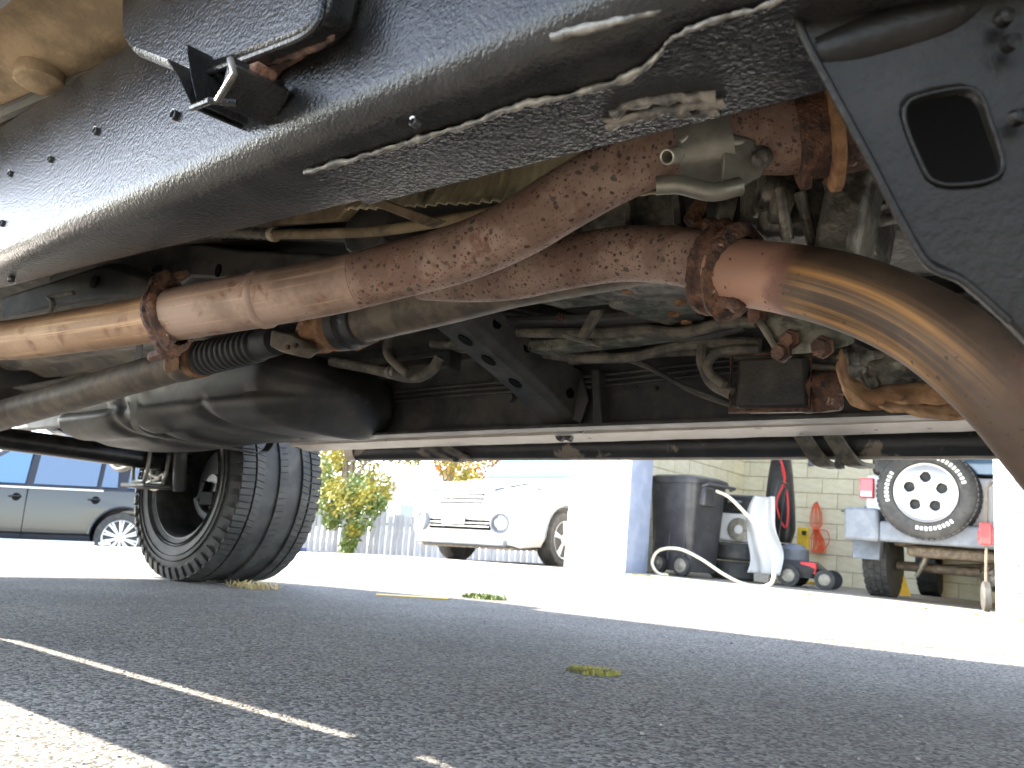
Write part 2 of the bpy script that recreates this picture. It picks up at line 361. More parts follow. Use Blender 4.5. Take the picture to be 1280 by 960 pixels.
b = MB(); b.tube(spl([P(x, y, Z=.526) for x, y in ((690, 47), (740, 34), (800, 20), (860, 2), (900, -12))], 8), .003, 8).jitter(.0016, 120, 5); b.build('weld_seam', M_weld, RAIL, smooth=60)
for (x, y, s) in ((220, 145, 1), (122, 165, .9), (65, 200, .8), (15, 218, .8), (5, 280, .9), (14, 348, .9), (520, 155, .6)):
    p = P(x, y, Y=.3585) if y < 340 else P(x, y, Z=.5195)
    ax = V(0, -1, 0) if y < 340 else V(0, 0, -1)
    b = MB(); b.lathe(p, ax, [(-.002, .0052*s), (.004, .0052*s), (.0045, .0042*s), (.001, .0034*s), (.001, .0001)], 12, cap=False)
    b.build('drain_grommet', M_black, RAIL)
    b = MB(); b.tube([p+ax*.004+V(.004*s*math.cos(a), 0, .0055*s*math.sin(a)) for a in [R(40+k*20) for k in range(6)]], .0008, 6); b.build('worn_rim', M_bright, RAIL)

# body mount bracket hanging at the upper left of the rail
BR = MB()
ol = [(152, -140), (149, 30), (152, 50), (166, 68), (225, 92), (262, 86), (330, 62), (380, 42), (402, 20), (412, -20), (416, -140)]
pl = [P(x, y, Y=.325) for x, y in ol]
BR.prism(pl, V(.0, .0325, .006))
BRo = BR.build('body_mount_bracket', M_coat, TR, bevel=.008)
b = MB(); b.tube(spl([P(x, y, Y=.323) for x, y in ((262, 90), (300, 76), (345, 59), (380, 44), (398, 26), (404, 0))], 6), .0032, 8).build('rolled_edge', M_coat, BRo)
for a, c, d in (((208, 77), (222, 94), (240, 134)), ((233, 60), (238, 92), (246, 128)), ((288, 74), (296, 82), (272, 128))):
    b = MB(); A, B_, C_ = P(*a, Y=.305), P(*c, Y=.305), P(*d, Y=.313)
    b.prism([A, B_, C_, C_+V(-.003, .004, 0), A+V(0, .0, .004)], V(.004, .05, .002)); b.build('rib', M_coat, BRo, bevel=.0012)
b = MB(); b.prism([P(212, 76, Y=.345), P(290, 66, Y=.345), P(296, 84, Y=.345), P(270, 128, Y=.345), P(242, 134, Y=.345)], V(0, .005, 0)); b.build('pocket_plate', M_coat2, BRo)
b = MB(); b.tube([P(240, 135, Y=.298), P(262, 126, Y=.296), P(296, 129, Y=.31)], .0028, 8); b.build('bottom_lip', M_coat, BRo)
b = MB(); b.tube([P(288, 74, Y=.29), P(293, 92, Y=.29), P(272, 126, Y=.295)], .0026, 8); b.build('rib_edge', M_weld, BRo)
b = MB(); b.prism([P(300, 74, Y=.35), P(340, 60, Y=.35), P(395, 38, Y=.35), P(412, 0, Y=.35), P(424, -20, Y=.35), P(420, 40, Y=.35), P(345, 84, Y=.35), P(312, 128, Y=.35), P(296, 130, Y=.35)], V(0, .006, 0)).jitter(.001, 60)
b.build('rusted_backing', M_crust, BRo)
rl = spl([V(x, y, 0) for x, y in ((300, 80), (345, 62), (385, 44), (404, 20), (413, -20), (416, -80))], 8); rw_ = [6+13*min(1, i/10)+4*noise.noise(V(i*.6, 0, 0)) for i in range(len(rl))]
b = MB(); b.grid(lambda u, v: P(rl[round(u*(len(rl)-1))].x+2+v*rw_[round(u*(len(rl)-1))], rl[round(u*(len(rl)-1))].y+v*rw_[round(u*(len(rl)-1))]*.7, Y=.347-.004*math.sin(v*3.1)), len(rl)-1, 6)
b.jitter(.0012, 140, 3); b.build('rusted_edge', M_crust, BRo, smooth=50, solid=.003)
b = MB(); b.prism([P(296, 84, Y=.318), P(322, 74, Y=.322), P(312, 118, Y=.33), P(294, 134, Y=.33), P(284, 120, Y=.32)], V(.002, .02, 0)).jitter(.002, 90); b.build('rusted_gusset', M_crust, BRo, bevel=.002)

# floor pan above the rails, with ribs, plus a raised plug near the rail
def floorz(x, y):
    z = .80 + .012*math.sin(y*9+.6) + .006*noise.noise(V(x*5, y*5, 1))
    if .75 < y < 1.35: z += .10*sstep(.75, .85, y)*(1-sstep(1.25, 1.35, y))
    return z
b = MB(); b.grid(lambda u, v: V(-2.3+3.6*u, .29+1.55*v, floorz(-2.3+3.6*u, .29+1.55*v)), 90, 60)
FL = b.build('floor_pan', M_floor, TR, smooth=60)
b = MB(); b.grid(lambda u, v: V(-1.6+1.0*u, .262+.2*v, .782+.006*math.sin(u*11)+.012*noise.noise(V(u*4, v*3, 2))-.01*math.sin(v*3.1)), 50, 14)
b.build('dusty_floor_flange', M_dustfloor, FL, smooth=60, solid=.002)
p = P(50, 102, Z=.755); b = MB(); b.lathe(p, V(.05, 0, -1), [(-.03, .030), (.002, .030), (.004, .027), (.0035, .0001)], 28, cap=False); b.build('floor_plug', M_dustfloor, FL)
b = MB(); b.tube(spl([P(-30, 158, Z=.755), P(40, 128, Z=.757), P(100, 104, Z=.76), P(170, 82, Z=.762)], 6), .012, 10); b.build('seam_lip', M_floor, FL)

# ribbed heat shield above the pipes
def shf(u, v):
    a, c = P(430, 262, Y=.80), P(835, 243, Y=.86); d, e = P(430, 205, Y=.80), P(800, 150, Y=.86)
    p = (a*(1-u)+c*u)*(1-v)+(d*(1-u)+e*u)*v
    return p + V(0, .05*math.sin(v*1.6)+.0045*math.sin(u*175)*(1 if u < .55 else .2), .0)+V(0, .0, .004*noise.noise(p*22))
b = MB(); b.grid(shf, 260, 14); HS = b.build('heat_shield', M_shield, TR, smooth=70, solid=.0015)
b = MB(); b.tube(spl([P(470, 245, Y=.76), P(520, 238, Y=.76), P(560, 262, Y=.76), P(535, 280, Y=.76)], 6), .004, 8)
b = MB()
b.prism([P(418, 238, Y=.72), P(440, 236, Y=.72), P(548, 274, Y=.74), P(530, 282, Y=.74)], V(0, .02, .004)); b.build('shield_strap', M_dustfloor, HS, bevel=.002)
b = MB(); b.prism([P(330, 268, Y=.86), P(425, 238, Y=.86), P(444, 250, Y=.86), P(420, 276, Y=.86), P(340, 282, Y=.86)], V(0, .03, .01)); b.build('tunnel_flange', M_dustfloor, FL, bevel=.004)

# floor crossmember with oval holes at the left
def bar(name, top, bot, Y, dep, m, par, bevel=.006):
    b = MB(); pts = [P(x, y, Y=Y if not isinstance(Y, tuple) else Y[0]+(Y[1]-Y[0])*i/(len(top)-1)) for i, (x, y) in enumerate(top)]
    pb = [P(x, y, Y=Y if not isinstance(Y, tuple) else Y[0]+(Y[1]-Y[0])*i/(len(bot)-1)) for i, (x, y) in enumerate(bot)]
    n = len(pts); dv = Vector(dep)
    rings = [[pts[i], pb[i], pb[i]+dv, pts[i]+dv] for i in range(n)]
    b.loft(rings); return b.build(name, m, par, bevel=bevel)
XM = bar('floor_crossmember', [(60, 345), (130, 322), (215, 300), (300, 312), (420, 318), (600, 290)], [(60, 380), (130, 362), (215, 345), (300, 350), (420, 350), (600, 322)], (.92, 1.05), (0, .12, .03), M_far, TR, .008)
XM2 = bar('floor_brace', [(0, 372), (70, 350), (130, 330), (190, 350)], [(0, 400), (70, 382), (130, 372), (190, 372)], (.80, .9), (0, .05, .02), M_far, TR, .008)
def oval(c, ax, r1, r2, par, rotv=None):
    """flat near-black disc on the panel, painting the shade of a pressed hole"""
    ax = Vector(ax).normalized(); up = Vector(rotv) if rotv else V(0, 0, 1)
    a1 = (up-ax*up.dot(ax)).normalized(); a2 = ax.cross(a1); b = MB(); rings = []
    for d, k in ((-.004, 1.0), (.0009, 1.0), (.0009, .02)):
        rings.append([c+ax*d+(a1*math.cos(t)*r1+a2*math.sin(t)*r2)*k for t in [2*math.pi*q/20 for q in range(20)]])
    b.loft(rings, cap=True); return b.build('hole_shade_disc', M_dark, par, smooth=50)
for (x, y, a, c) in ((117, 352, .016, .018), (196, 336, .010, .024), (272, 338, .016, .010), (420, 334, .01, .012)):
    p = P(x, y, Y=.915 + .13*(x-60)/540 if x > 150 else .853); oval(p, (0, -1, 0), a, c, XM)
b = MB(); b.tube(spl([P(62, 372, Y=.78), P(66, 380, Y=.78), P(58, 400, Y=.8), P(45, 420, Y=.84)], 6), .006, 8); b.tube([P(60, 372, Y=.78), P(92, 366, Y=.79)], .006, 8); b.build('brake_line_clip', M_hose, TR)
# corrugated hose and its tube
b = MB(); q = spl([P(232, 296, Y=.86), P(275, 290, Y=.86), P(345, 293, Y=.86)], 22); b.tube(q, [.011+.0022*math.sin(i*1.9) for i in range(len(q))], 12); HO = b.build('corrugated_hose', M_hose, TR)
b = MB(); b.tube(spl([P(345, 293, Y=.86), P(400, 292, Y=.865), P(470, 289, Y=.87), P(545, 278, Y=.88), P(620, 264, Y=.89)], 6), .0095, 12); b.build('heater_pipe', M_dustfloor, TR)
b = MB(); b.lathe(P(342, 293, Y=.86), P(360, 293, Y=.86)-P(340, 293, Y=.86), [(-.008, .0125), (-.006, .0145), (.006, .0145), (.008, .0125)], 16); b.build('hose_clamp', M_shield, HO)
b = MB(); b.tube(spl([P(130, 328, Y=1.0), P(230, 300, Y=1.0), P(330, 292, Y=1.02), P(500, 300, Y=1.05), P(640, 280, Y=1.1)], 6), .016, 10); b.build('wiring_loom', M_rub, TR)

# exhaust pipe A (upper, passes the hanger and runs back to the left)
DA = .0365
Apts = [(-120, 428, 1.62), (-40, 427, 1.5), (0, 426, 1.42), (40, 422, 1.35), (100, 413, 1.27), (160, 404, 1.20), (215, 394, 1.15), (270, 384, 1.11), (330, 374, 1.07), (420, 357, 1.045), (500, 337, 1.025), (560, 321, 1.0), (610, 303, .98), (660, 278, .95), (700, 253, .93), (760, 219, .91), (830, 187, .89), (900, 172, .88), (960, 168, .87), (1020, 165, .86)]
def Dp(l): return [P(x, y, D=d) for x, y, d in l]
EX = empty('exhaust_system', (-.9, .7, .4)); EX.parent = TR; EX.location = V(-.9, .7, .4)-BASE[TR.name]
BASE[EX.name] = V(-.9, .7, .4)
b = MB(); b.tube(spl(Dp(Apts[8:]), 8), DA, 40); b.build('upper_pipe', M_rust, EX, smooth=60)
b = MB(); pa = spl(Dp(Apts[6:9]), 8); b.tube(pa, DA*1.035, 40); b.build('pipe_sleeve', M_pink, EX, smooth=60)
b = MB(); pz = spl(Dp(Apts[8:11]), 6); b.tube(pz[:9], DA*1.012, 40); b.build('pipe_reducer', M_pink, EX, smooth=60)
b = MB(); b.tube(spl([P(-260, 500, D=1.75), P(-160, 452, D=1.68)] + Dp(Apts[1:7]), 8), DA*.95, 40); b.build('tail_pipe', M_tan, EX, smooth=60)
axA = (Dp(Apts)[9]-Dp(Apts)[7]).normalized(); cA = P(330, 374, D=1.07)
b = MB(); b.lathe(cA, axA, [(-.006, DA), (-.004, DA*1.09), (.003, DA*1.09), (.006, DA)], 40, cap=False); b.jitter(.0006, 80); b.build('joint_bead', M_pink, EX, smooth=60)
# flaking flange on pipe A
c0 = P(213, 395, D=1.15); ax = (P(270, 384, D=1.11)-P(160, 404, D=1.20)).normalized()
ax = (ax + V(0, .12, .18)).normalized()
ear = lambda a: 1+.42*max(0, math.cos(a-R(8)))**10+.34*max(0, math.cos(a-R(178)))**10
b = MB(); b.lathe(c0, ax, [(-.013, DA), (-.011, .044), (-.008, .047), (-.003, .048), (.0, .045), (.004, .0475), (.008, .046), (.011, .042), (.013, DA)], 80, cap=False, ear=ear)
b.jitter(.0022, 75, 2).jitter(.0014, 230, 4); FA = b.build('rusted_flange', M_crust, EX, smooth=40)
for sgn, dz in ((1, .058), (-1, -.055)):
    b = MB(); pc = c0+V(0, 0, dz)-ax*.004; b.lathe(pc-ax*.022, ax, [(0, .0075), (.008, .0085), (.04, .0085), (.046, .006)], 6); b.jitter(.0012, 150); b.build('flange_bolt', M_crust, FA)
# exhaust pipe B: right hand bend, flange, then behind pipe A to the left
Bpts = [(1440, 760, .80), (1405, 690, .735), (1362, 622, .69), (1312, 557, .675), (1260, 494, .68), (1206, 444, .70), (1155, 408, .73), (1100, 381, .765), (1045, 362, .80), (990, 350, .86), (945, 343, .91), (905, 338, .95)]
fp = spl(Dp(Bpts), 8); FPL = sum((a_-c_).length for a_, c_ in zip(fp, fp[1:])); pass
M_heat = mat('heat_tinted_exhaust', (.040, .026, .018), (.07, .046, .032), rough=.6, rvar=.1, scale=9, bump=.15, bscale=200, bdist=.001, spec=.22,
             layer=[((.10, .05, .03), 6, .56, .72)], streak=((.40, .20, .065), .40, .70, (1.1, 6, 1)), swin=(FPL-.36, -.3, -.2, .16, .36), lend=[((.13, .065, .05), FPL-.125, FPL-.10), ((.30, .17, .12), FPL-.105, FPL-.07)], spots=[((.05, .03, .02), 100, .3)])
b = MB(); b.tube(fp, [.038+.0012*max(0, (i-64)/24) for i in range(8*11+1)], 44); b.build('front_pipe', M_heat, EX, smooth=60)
B2 = [(905, 334, .97), (860, 322, 1.01), (820, 318, 1.05), (770, 318, 1.09), (700, 330, 1.13), (645, 342, 1.17), (590, 347, 1.22), (530, 346, 1.28)]
b = MB(); b.tube(spl(Dp(B2), 8), .0375, 40); b.build('lower_pipe', M_rust, EX, smooth=60)
c1 = P(907, 338, D=.95); ax = (P(945, 344, D=.91)-P(868, 326, D=1.0)).normalized()
b = MB(); b.lathe(c1, ax, [(-.027, .039), (-.024, .047), (-.017, .052), (-.010, .050), (-.006, .045), (0, .044), (.005, .0455), (.009, .051), (.016, .052), (.021, .046), (.026, .039)], 72, cap=False, ear=lambda a: 1+.13*math.cos(2*a-.3))
b.jitter(.0024, 60, 9).jitter(.0014, 220, 1); FB = b.build('corroded_flange', M_crust, EX, smooth=40)
b = MB(); b.lathe(c1+V(0, -.01, .05), ax, [(-.03, .006), (-.026, .010), (-.018, .010), (-.014, .007), (.014, .007), (.018, .010), (.026, .010), (.032, .006)], 8); b.jitter(.002, 150, 2); b.build('flange_bolt', M_crust, FB)
b = MB(); b.lathe(c1+V(0.005, -.018, -.044), ax, [(-.03, .005), (-.026, .009), (-.018, .009), (-.014, .007), (.014, .007), (.018, .009), (.026, .009), (.032, .005)], 8); b.jitter(.002, 150, 3); b.build('flange_bolt', M_crust, FB)

# hanger clamp on pipe A at the top right
hc = P(880, 182, D=.88); hx = (P(960, 170, D=.87)-P(800, 205, D=.9)).normalized()
b = MB(); b.lathe(hc, hx, [(-.030, .0365), (-.030, .0425), (.028, .0425), (.028, .0365)], 40, cap=False, close=True)
HG = b.build('hanger_clamp', M_grey, EX, smooth=40)
b = MB(); pts = [(905, 165), (930, 170), (956, 182), (962, 203), (950, 222), (925, 236), (900, 232)]
b.prism([P(x, y, D=.84) for x, y in pts], (P(905, 165, D=.865)-P(905, 165, D=.84))); b.build('hanger_plate', M_grey, HG, bevel=.004)
b = MB(); b.tube(spl([P(820, 232, D=.84), P(850, 231, D=.836), P(890, 240, D=.835), (P(925, 233, D=.84))], 6), .010, 12); b.build('hanger_lip', M_grey, HG)
b = MB(); bx = (P(950, 197, D=.82)-P(950, 197, D=.86)); b.lathe(P(950, 197, D=.845), bx, [(0, .013), (.006, .013), (.007, .009), (.02, .009), (.021, .0075), (.021, .0001)], 20, cap=False); b.build('hanger_bolt', M_alum, HG)
b = MB(); bt = P(834, 196, D=.83); bx = (P(824, 202, D=.79)-P(870, 190, D=.86)).normalized()
b.lathe(bt-bx*.0, bx, [(-.05, .0085), (0, .0085), (.001, .0075), (.0005, .0062), (-.03, .006)], 20, cap=False); b.build('hanger_tube', M_bright, HG)
b = MB(); b.tube(spl([P(850, 178, D=.845), P(880, 160, D=.845), P(915, 178, D=.84), P(950, 175, D=.85)], 6), .003, 10); b.build('clamp_rim', M_bright, HG)
# rusty flange pair behind the hanger
for cx, cy, dd, rr in ((1000, 168, .86, .055), (1038, 165, .83, .057)):
    c = P(cx, cy, D=dd); b = MB(); b.lathe(c, hx+V(0, 0, -.05), [(-.006, .03), (-.006, rr*.93), (-.004, rr), (.004, rr), (.006, rr*.93), (.006, .03)], 44, cap=True, ear=lambda a: 1+.10*math.cos(2*a)); b.jitter(.001, 60); b.build('pipe_flange', M_orange if cx > 1010 else M_crust, EX, smooth=40)
b = MB(); b.lathe(P(975, 168, D=.865), hx, [(-.03, .037), (.0, .044), (.02, .046)], 40, cap=False); b.build('flange_neck', M_rust, EX)
b = MB(); b.lathe(P(1030, 165, D=.84), hx, [(-.03, .045), (.0, .048), (.09, .046), (.2, .06)], 40, cap=False); b.jitter(.002, 60); b.build('gasket_body', M_crust, EX)

# drive shaft, bellows, yoke and second tube
DS = empty('drive_shaft', (-1.5, 1.0, .55)); DS.parent = TR; DS.location = V(-1.5, 1.0, .55)-BASE[TR.name]; BASE[DS.name] = V(-1.5, 1.0, .55)
s0, s1 = P(-60, 537, Y=1.0), P(238, 452, Y=1.0)
b = MB(); b.tube([s0+(s1-s0)*t/10 for t in range(11)], [.050-.010*t/10 for t in range(11)], 36); b.build('shaft_tube', M_shaft, DS)
sa = (s1-s0).normalized()
b = MB(); b.lathe(s1, sa, [(-.05, .0405), (-.045, .043), (0.0, .043), (.012, .040), (.022, .042), (.026, .036)], 36, cap=True); b.jitter(.0008, 90); b.build('weld_collar', M_shaft, DS)
b = MB(); b.prism([P(205, 436, Y=.945), P(222, 432, Y=.945), P(224, 462, Y=.945), P(206, 466, Y=.945)], V(0, .004, 0)); b.jitter(.001, 60); b.build('balance_weight', M_orange, DS)
s2 = P(345, 426, Y=1.0); sb = (s2-s1); Lb = sb.length; pr = []
N = 11
for i in range(N):
    t0 = .05+i*(Lb-.11)/N; w_ = (Lb-.11)/N; rb = .041-.0035*i/N
    pr += [(t0, rb-.006), (t0+w_*.3, rb), (t0+w_*.7, rb), (t0+w_*.95, rb-.006)]
b = MB(); b.lathe(s1, sb, pr+[(Lb-.05, .034), (Lb, .032)], 32); b.build('rubber_bellows', M_rub, DS, smooth=30)
b = MB(); b.lathe(s1, sb, [(.02, .036), (.022, .044), (.048, .044), (.05, .038)], 32); b.build('bellows_collar', M_orange, DS)
b = MB(); yk = [(338, 412), (362, 416), (378, 424), (382, 436), (370, 445), (350, 440), (336, 432)]
b.prism([P(x, y, Y=.97) for x, y in yk], V(.01, .03, 0)); b.build('yoke_ear', M_shaft, DS, bevel=.006)
for q in ((360, 434), (370, 432)):
    b = MB(); b.lathe(P(*q, Y=.969), (0, -1, 0), [(-.002, .0055), (.003, .005), (.003, .0001)], 12, cap=False); b.build('yoke_bolt', M_crust, DS)
j0 = P(395, 414, Y=1.02); j1 = P(470, 398, Y=1.02); ja = (j1-j0)
b = MB(); b.lathe(j0, ja, [(-.03, .03), (-.005, .034), (.0, .047), (.02, .049), (.028, .043), (.05, .044), (.06, .05), (.075, .047)], 36); b.jitter(.0022, 70); b.build('bearing_housing', M_orange, DS)
b = MB(); b.lathe(j0, ja, [(.075, .046), (.08, .052), (.105, .052), (.112, .045), (.13, .05), (.145, .049), (.15, .04)], 36); b.build('rubber_mount', M_rub, DS)
k1 = P(640, 352, Y=1.02); b = MB(); b.tube([P(452, 402, Y=1.02), P(470, 397, Y=1.02), P(560, 374, Y=1.02), k1, P(900, 300, Y=1.02)], [.043, .044, .045, .045, .045], 36); b.build('front_shaft_tube', M_shaft, DS)
bar('bearing_bracket', [(383, 398), (440, 382), (475, 372)], [(395, 432), (440, 436), (466, 424)], 1.07, (0, .02, .0), M_orange, DS, .004)

# fuel tank with pressed ribs, and its straps
def tank_pt(u, v):
    # u along X, v round the section
    x = -2.95+1.34*u; a = v*2*math.pi
    e = min(1, sstep(0, .12, u)*sstep(1, .90, u)+.02) if False else 1
    end = min(u, 1-u); k = min(1, (end/.09))**.5 if end < .09 else 1
    cy, cz = 1.40, .585; hy, hz = .235*k**.6, (.105+.012*math.sin(u*7))*k
    n = 3.4; ca, sa_ = math.cos(a), math.sin(a)
    y = cy+hy*math.copysign(abs(ca)**(2/n), ca); z = cz+hz*math.copysign(abs(sa_)**(2/n), sa_)
    if sa_ < 0: z += .014*(math.exp(-((u-.36)/.02)**2)+math.exp(-((u-.42)/.012)**2)+math.exp(-((u-.72)/.02)**2))+.010*math.exp(-((y-1.3)/.03)**2)*(1 if u < .65 else 0)
    if ca < 0: y += .012*math.exp(-((z-.56)/.012)**2)+.008*math.exp(-((z-.60)/.01)**2) + .012*math.exp(-((u-.40)/.015)**2)
    return V(x, y, z-.02*(1-u)*0)
b = MB(); rings = [[tank_pt(i/80, k/72) for k in range(72)] for i in range(81)]; b.loft(rings); FT = b.build('fuel_tank', M_tank, TR, smooth=50)
for X in (-2.30,):
    b = MB(); pts = [V(X, 1.14, .74), V(X, 1.15, .56), V(X, 1.18, .482), V(X, 1.3, .472), V(X, 1.5, .472), V(X, 1.62, .482), V(X, 1.65, .6)]
    q = spl(pts, 5); b.loft([[p+V(-.02, 0, 0), p+V(.02, 0, 0), p+V(.02, .001, -.003), p+V(-.02, .001, -.003)] for p in q]); b.build('tank_strap', M_tank, FT, smooth=40)
b = MB(); b.tube(spl([P(415, 452, Y=1.3), P(470, 462, Y=1.3), P(515, 472, Y=1.3), P(540, 462, Y=1.3), P(550, 446, Y=1.3)], 8), .013, 12); b.build('filler_hose', M_hose, FT)
b = MB(); b.tube(spl([P(488, 420, Y=1.28), P(484, 440, Y=1.28), P(498, 458, Y=1.28), P(512, 468, Y=1.28)], 8), .011, 12); b.build('vent_hose', M_hose, FT)
for i in range(2):
    c = P(488+6*i, 465, Y=1.3); b = MB(); b.lathe(c, V(1, 0, -.1), [(-.005, .014), (-.003, .0165), (.003, .0165), (.005, .014)], 16); b.build('hose_clamp', M_grey, FT)

# transverse crossmember with pressed holes, dropping to the far rail
b = MB(); cm = [(.92, .725, .10), (1.04, .69, .085), (1.12, .662, .075), (1.2, .636, .07), (1.3, .605, .075), (1.4, .575, .085), (1.5, .54, .105), (1.58, .505, .13), (1.64, .495, .15)]
rings = []
cms = spl([V(*c) for c in cm], 5)
for y, z, h in cms: rings.append([V(-1.15, y, z+h*.45), V(-1.135, y, z+.012), V(-1.115, y, z), V(-1.055, y, z), V(-1.035, y, z+.014), V(-1.02, y, z+h), V(-1.06, y, z+h+.01), V(-1.13, y, z+h*.9)])
b.loft(rings); CM = b.build('crossmember', M_far, TR, smooth=30, bevel=.003)
for y, zz, sd in ((1.22, .016, 1), (1.3, .02, 1), (1.4, .024, 0), (1.47, .03, 1), (1.54, .05, 0), (1.25, .05, 0), (1.36, .055, 0)):
    z0 = min(cms, key=lambda c: abs(c[0]-y))
    if zz > .04 and sd == 0: oval(V(-1.0265, y, z0[1]+zz), (1, 0, 0), .012, .014, CM)
    else: oval(V(-1.085, y, z0[1]-.001), (0, -.3, -1), .012, .022, CM, (1, 0, 0))
b = MB(); b.prism([P(708, 470, Y=1.57), P(728, 472, Y=1.57), P(735, 500, Y=1.57), P(725, 530, Y=1.57), P(708, 520, Y=1.57)], V(0, .01, 0)); b.build('gusset', M_far, CM, bevel=.003)
bar('rail_bracket', [(738, 462), (748, 462)], [(742, 532), (752, 532)], 1.55, (0, .05, 0), M_far, CM, .003)

# far frame rail (open channel)
b = MB()
sec = [(1.545, .50), (1.545, .507), (1.592, .509), (1.597, .515), (1.597, .70), (1.592, .707), (1.545, .709), (1.545, .716), (1.60, .716), (1.61, .71), (1.61, .505), (1.60, .50)]
b.loft([[V(x, y, z+(.12*sstep(2.2, 3.0, -x) if x < -2.2 else 0)-.018*sstep(-1.7, .2, x)) for y, z in sec] for x in [-4.3+i*.2 for i in range(30)]])
FR = b.build('far_frame_rail', M_far, TR, smooth=30)
for (x, y, r) in ((756, 492, .009), (757, 523, .009), (820, 486, .006), (640, 498, .012), (645, 480, .007)):
    p = P(x, y, Y=1.597); b = MB(); b.lathe(p, (0, -1, 0), [(0, r*1.3), (.003, r*1.3), (.003, r*.9), (.012, r*.9), (.013, .0001)], 6 if r < .0095 else 16, cap=False); b.build('rail_bolt', M_far, FR)
for zz in (.60, .613, .626):
    b = MB(); b.tube(spl([V(-2.0, 1.575, zz), V(-1.4, 1.58, zz+.004), V(-1.0, 1.58, zz-.004), V(-.6, 1.575, zz), V(.2, 1.57, zz-.01)], 6), .0045, 8); b.build('brake_line', M_far, FR)
bar('rail_slot', [(777, 486), (797, 482)], [(779, 489), (797, 485)], 1.594, (0, .003, 0), M_coat2, FR, .001)
# wiring and hoses along the far rail, black box with rusty rim
EB = MB(); EB.prism([P(920, 448, Y=1.42), P(1008, 444, Y=1.42), P(1010, 508, Y=1.42), P(918, 510, Y=1.42)], V(0, .07, 0)); EBo = EB.build('canister_box', M_coat2, TR, bevel=.008)
b = MB(); pr4 = [P(914, 443, Y=1.417), P(1013, 439, Y=1.417), P(1015, 512, Y=1.417), P(913, 514, Y=1.417)]
b.tube(pr4, .0055, 8, closed=True); b.jitter(.0012, 90); b.build('rusty_rim', M_crust, EBo)
b = MB(); b.lathe(P(1026, 484, Y=1.44), (1, -.3, 0), [(-.03, .022), (0, .027), (.03, .027), (.04, .018)], 16); b.jitter(.002, 60); b.build('solenoid', M_crust, EBo)
b = MB(); b.lathe(P(1024, 503, Y=1.44), (1, -.3, 0), [(-.03, .018), (0, .02), (.035, .02), (.04, .012)], 16); b.jitter(.002, 60); b.build('solenoid', M_crust, EBo)
hoses = [([(540, 430), (640, 437), (720, 447), (790, 446), (850, 432), (910, 428), (950, 430)], 1.42, .011), ([(560, 412), (680, 416), (760, 416), (800, 412), (850, 416), (905, 404), (945, 402)], 1.32, .011), ([(580, 398), (690, 402), (770, 404), (815, 420), (880, 420), (930, 408)], 1.34, .008),
         ([(880, 432), (878, 452), (890, 478), (915, 492)], 1.42, .012), ([(950, 436), (900, 440), (884, 460), (905, 482)], 1.40, .009), ([(760, 445), (800, 452), (850, 480), (915, 505)], 1.5, .005), ([(750, 440), (810, 460), (870, 492), (930, 512)], 1.52, .004),
         ([(1010, 458), (1060, 462), (1110, 470), (1180, 474)], 1.45, .006), ([(1010, 466), (1070, 474), (1130, 480), (1200, 486)], 1.46, .005), ([(600, 432), (680, 440), (740, 436), (800, 430)], 1.5, .006),
         ([(640, 455), (740, 450), (860, 440), (960, 446), (1100, 450)], 1.52, .009)]
for i, (pts, Y, r) in enumerate(hoses):
    b = MB(); b.tube(spl([P(x, y, Y=Y) for x, y in pts], 8), r, 10); b.build('coolant_hose' if r > .007 else 'cable', M_hose if i % 3 != 2 else M_far, TR)
bar('floor_beam', [(560, 424), (680, 424), (800, 412), (905, 400)], [(560, 436), (680, 438), (800, 424), (905, 410)], 1.36, (0, .05, 0), M_pan, TR, .004)
bar('floor_beam', [(590, 396), (720, 392), (870, 382)], [(590, 404), (720, 402), (870, 394)], 1.28, (0, .04, 0), M_far, TR, .004)
bar('floor_stiffener', [(470, 356), (640, 372), (720, 392)], [(470, 368), (640, 386), (720, 404)], 1.45, (0, .06, 0), M_far, TR, .004)
for q in ((650, 430), (735, 424), (830, 415), (700, 397), (790, 390)):
    b = MB(); b.lathe(P(*q, Y=1.355 if q[1] > 410 else 1.278), (0, -1, -.3), [(-.002, .010), (.003, .010), (.003, .007), (.010, .0065), (.011, .0001)], 6, cap=False); b.jitter(.0008, 90); b.build('beam_bolt', M_crust, TR)
b = MB(); b.box(P(610, 412, Y=1.40), (.07, .05, .045)); b.build('valve_block', M_alum, TR, bevel=.006)
b = MB(); b.box(P(560, 452, Y=1.45), (.05, .05, .05)); b.build('valve_block', M_far, TR, bevel=.006)
# shelf bracket hanging below the transmission
bar('hanger_tab', [(738, 388), (752, 386)], [(720, 422), (732, 424)], 1.22, (0, .01, 0), M_hose, TR, .002)
bar('hanger_tab', [(702, 416), (742, 426)], [(702, 421), (742, 431)], 1.22, (0, .03, 0), M_hose, TR, .002)

# transmission with ribs, pan, side castings
TX = empty('transmission', (-.4, 1.1, .66)); TX.parent = TR; TX.location = V(-.4, 1.1, .66)-BASE[TR.name]; BASE[TX.name] = V(-.4, 1.1, .66)
b = MB(); rings = []
for x, hy, hz in ((-1.0, .08, .06), (-.8, .1, .08), (-.62, .15, .10), (-.3, .165, .115), (0, .17, .13), (.35, .2, .15), (.6, .26, .2)):
    rings.append([V(x, 1.12+hy*math.copysign(abs(math.cos(a))**.7, math.cos(a)), .735+hz*math.copysign(abs(math.sin(a))**.7, math.sin(a))) for a in [2*math.pi*k/28 for k in range(28)]])
b.loft(rings); b.jitter(.004, 25); b.build('gearbox_case', M_alum, TX, smooth=40)
for i in range(9):
    x = -.55+i*.075; b = MB(); b.box((x, .98, .70), (.012, .06, .16), Matrix.Rotation(.3, 3, 'X')); b.jitter(.003, 40, i); b.build('casting_rib', M_alum, TX, bevel=.002)
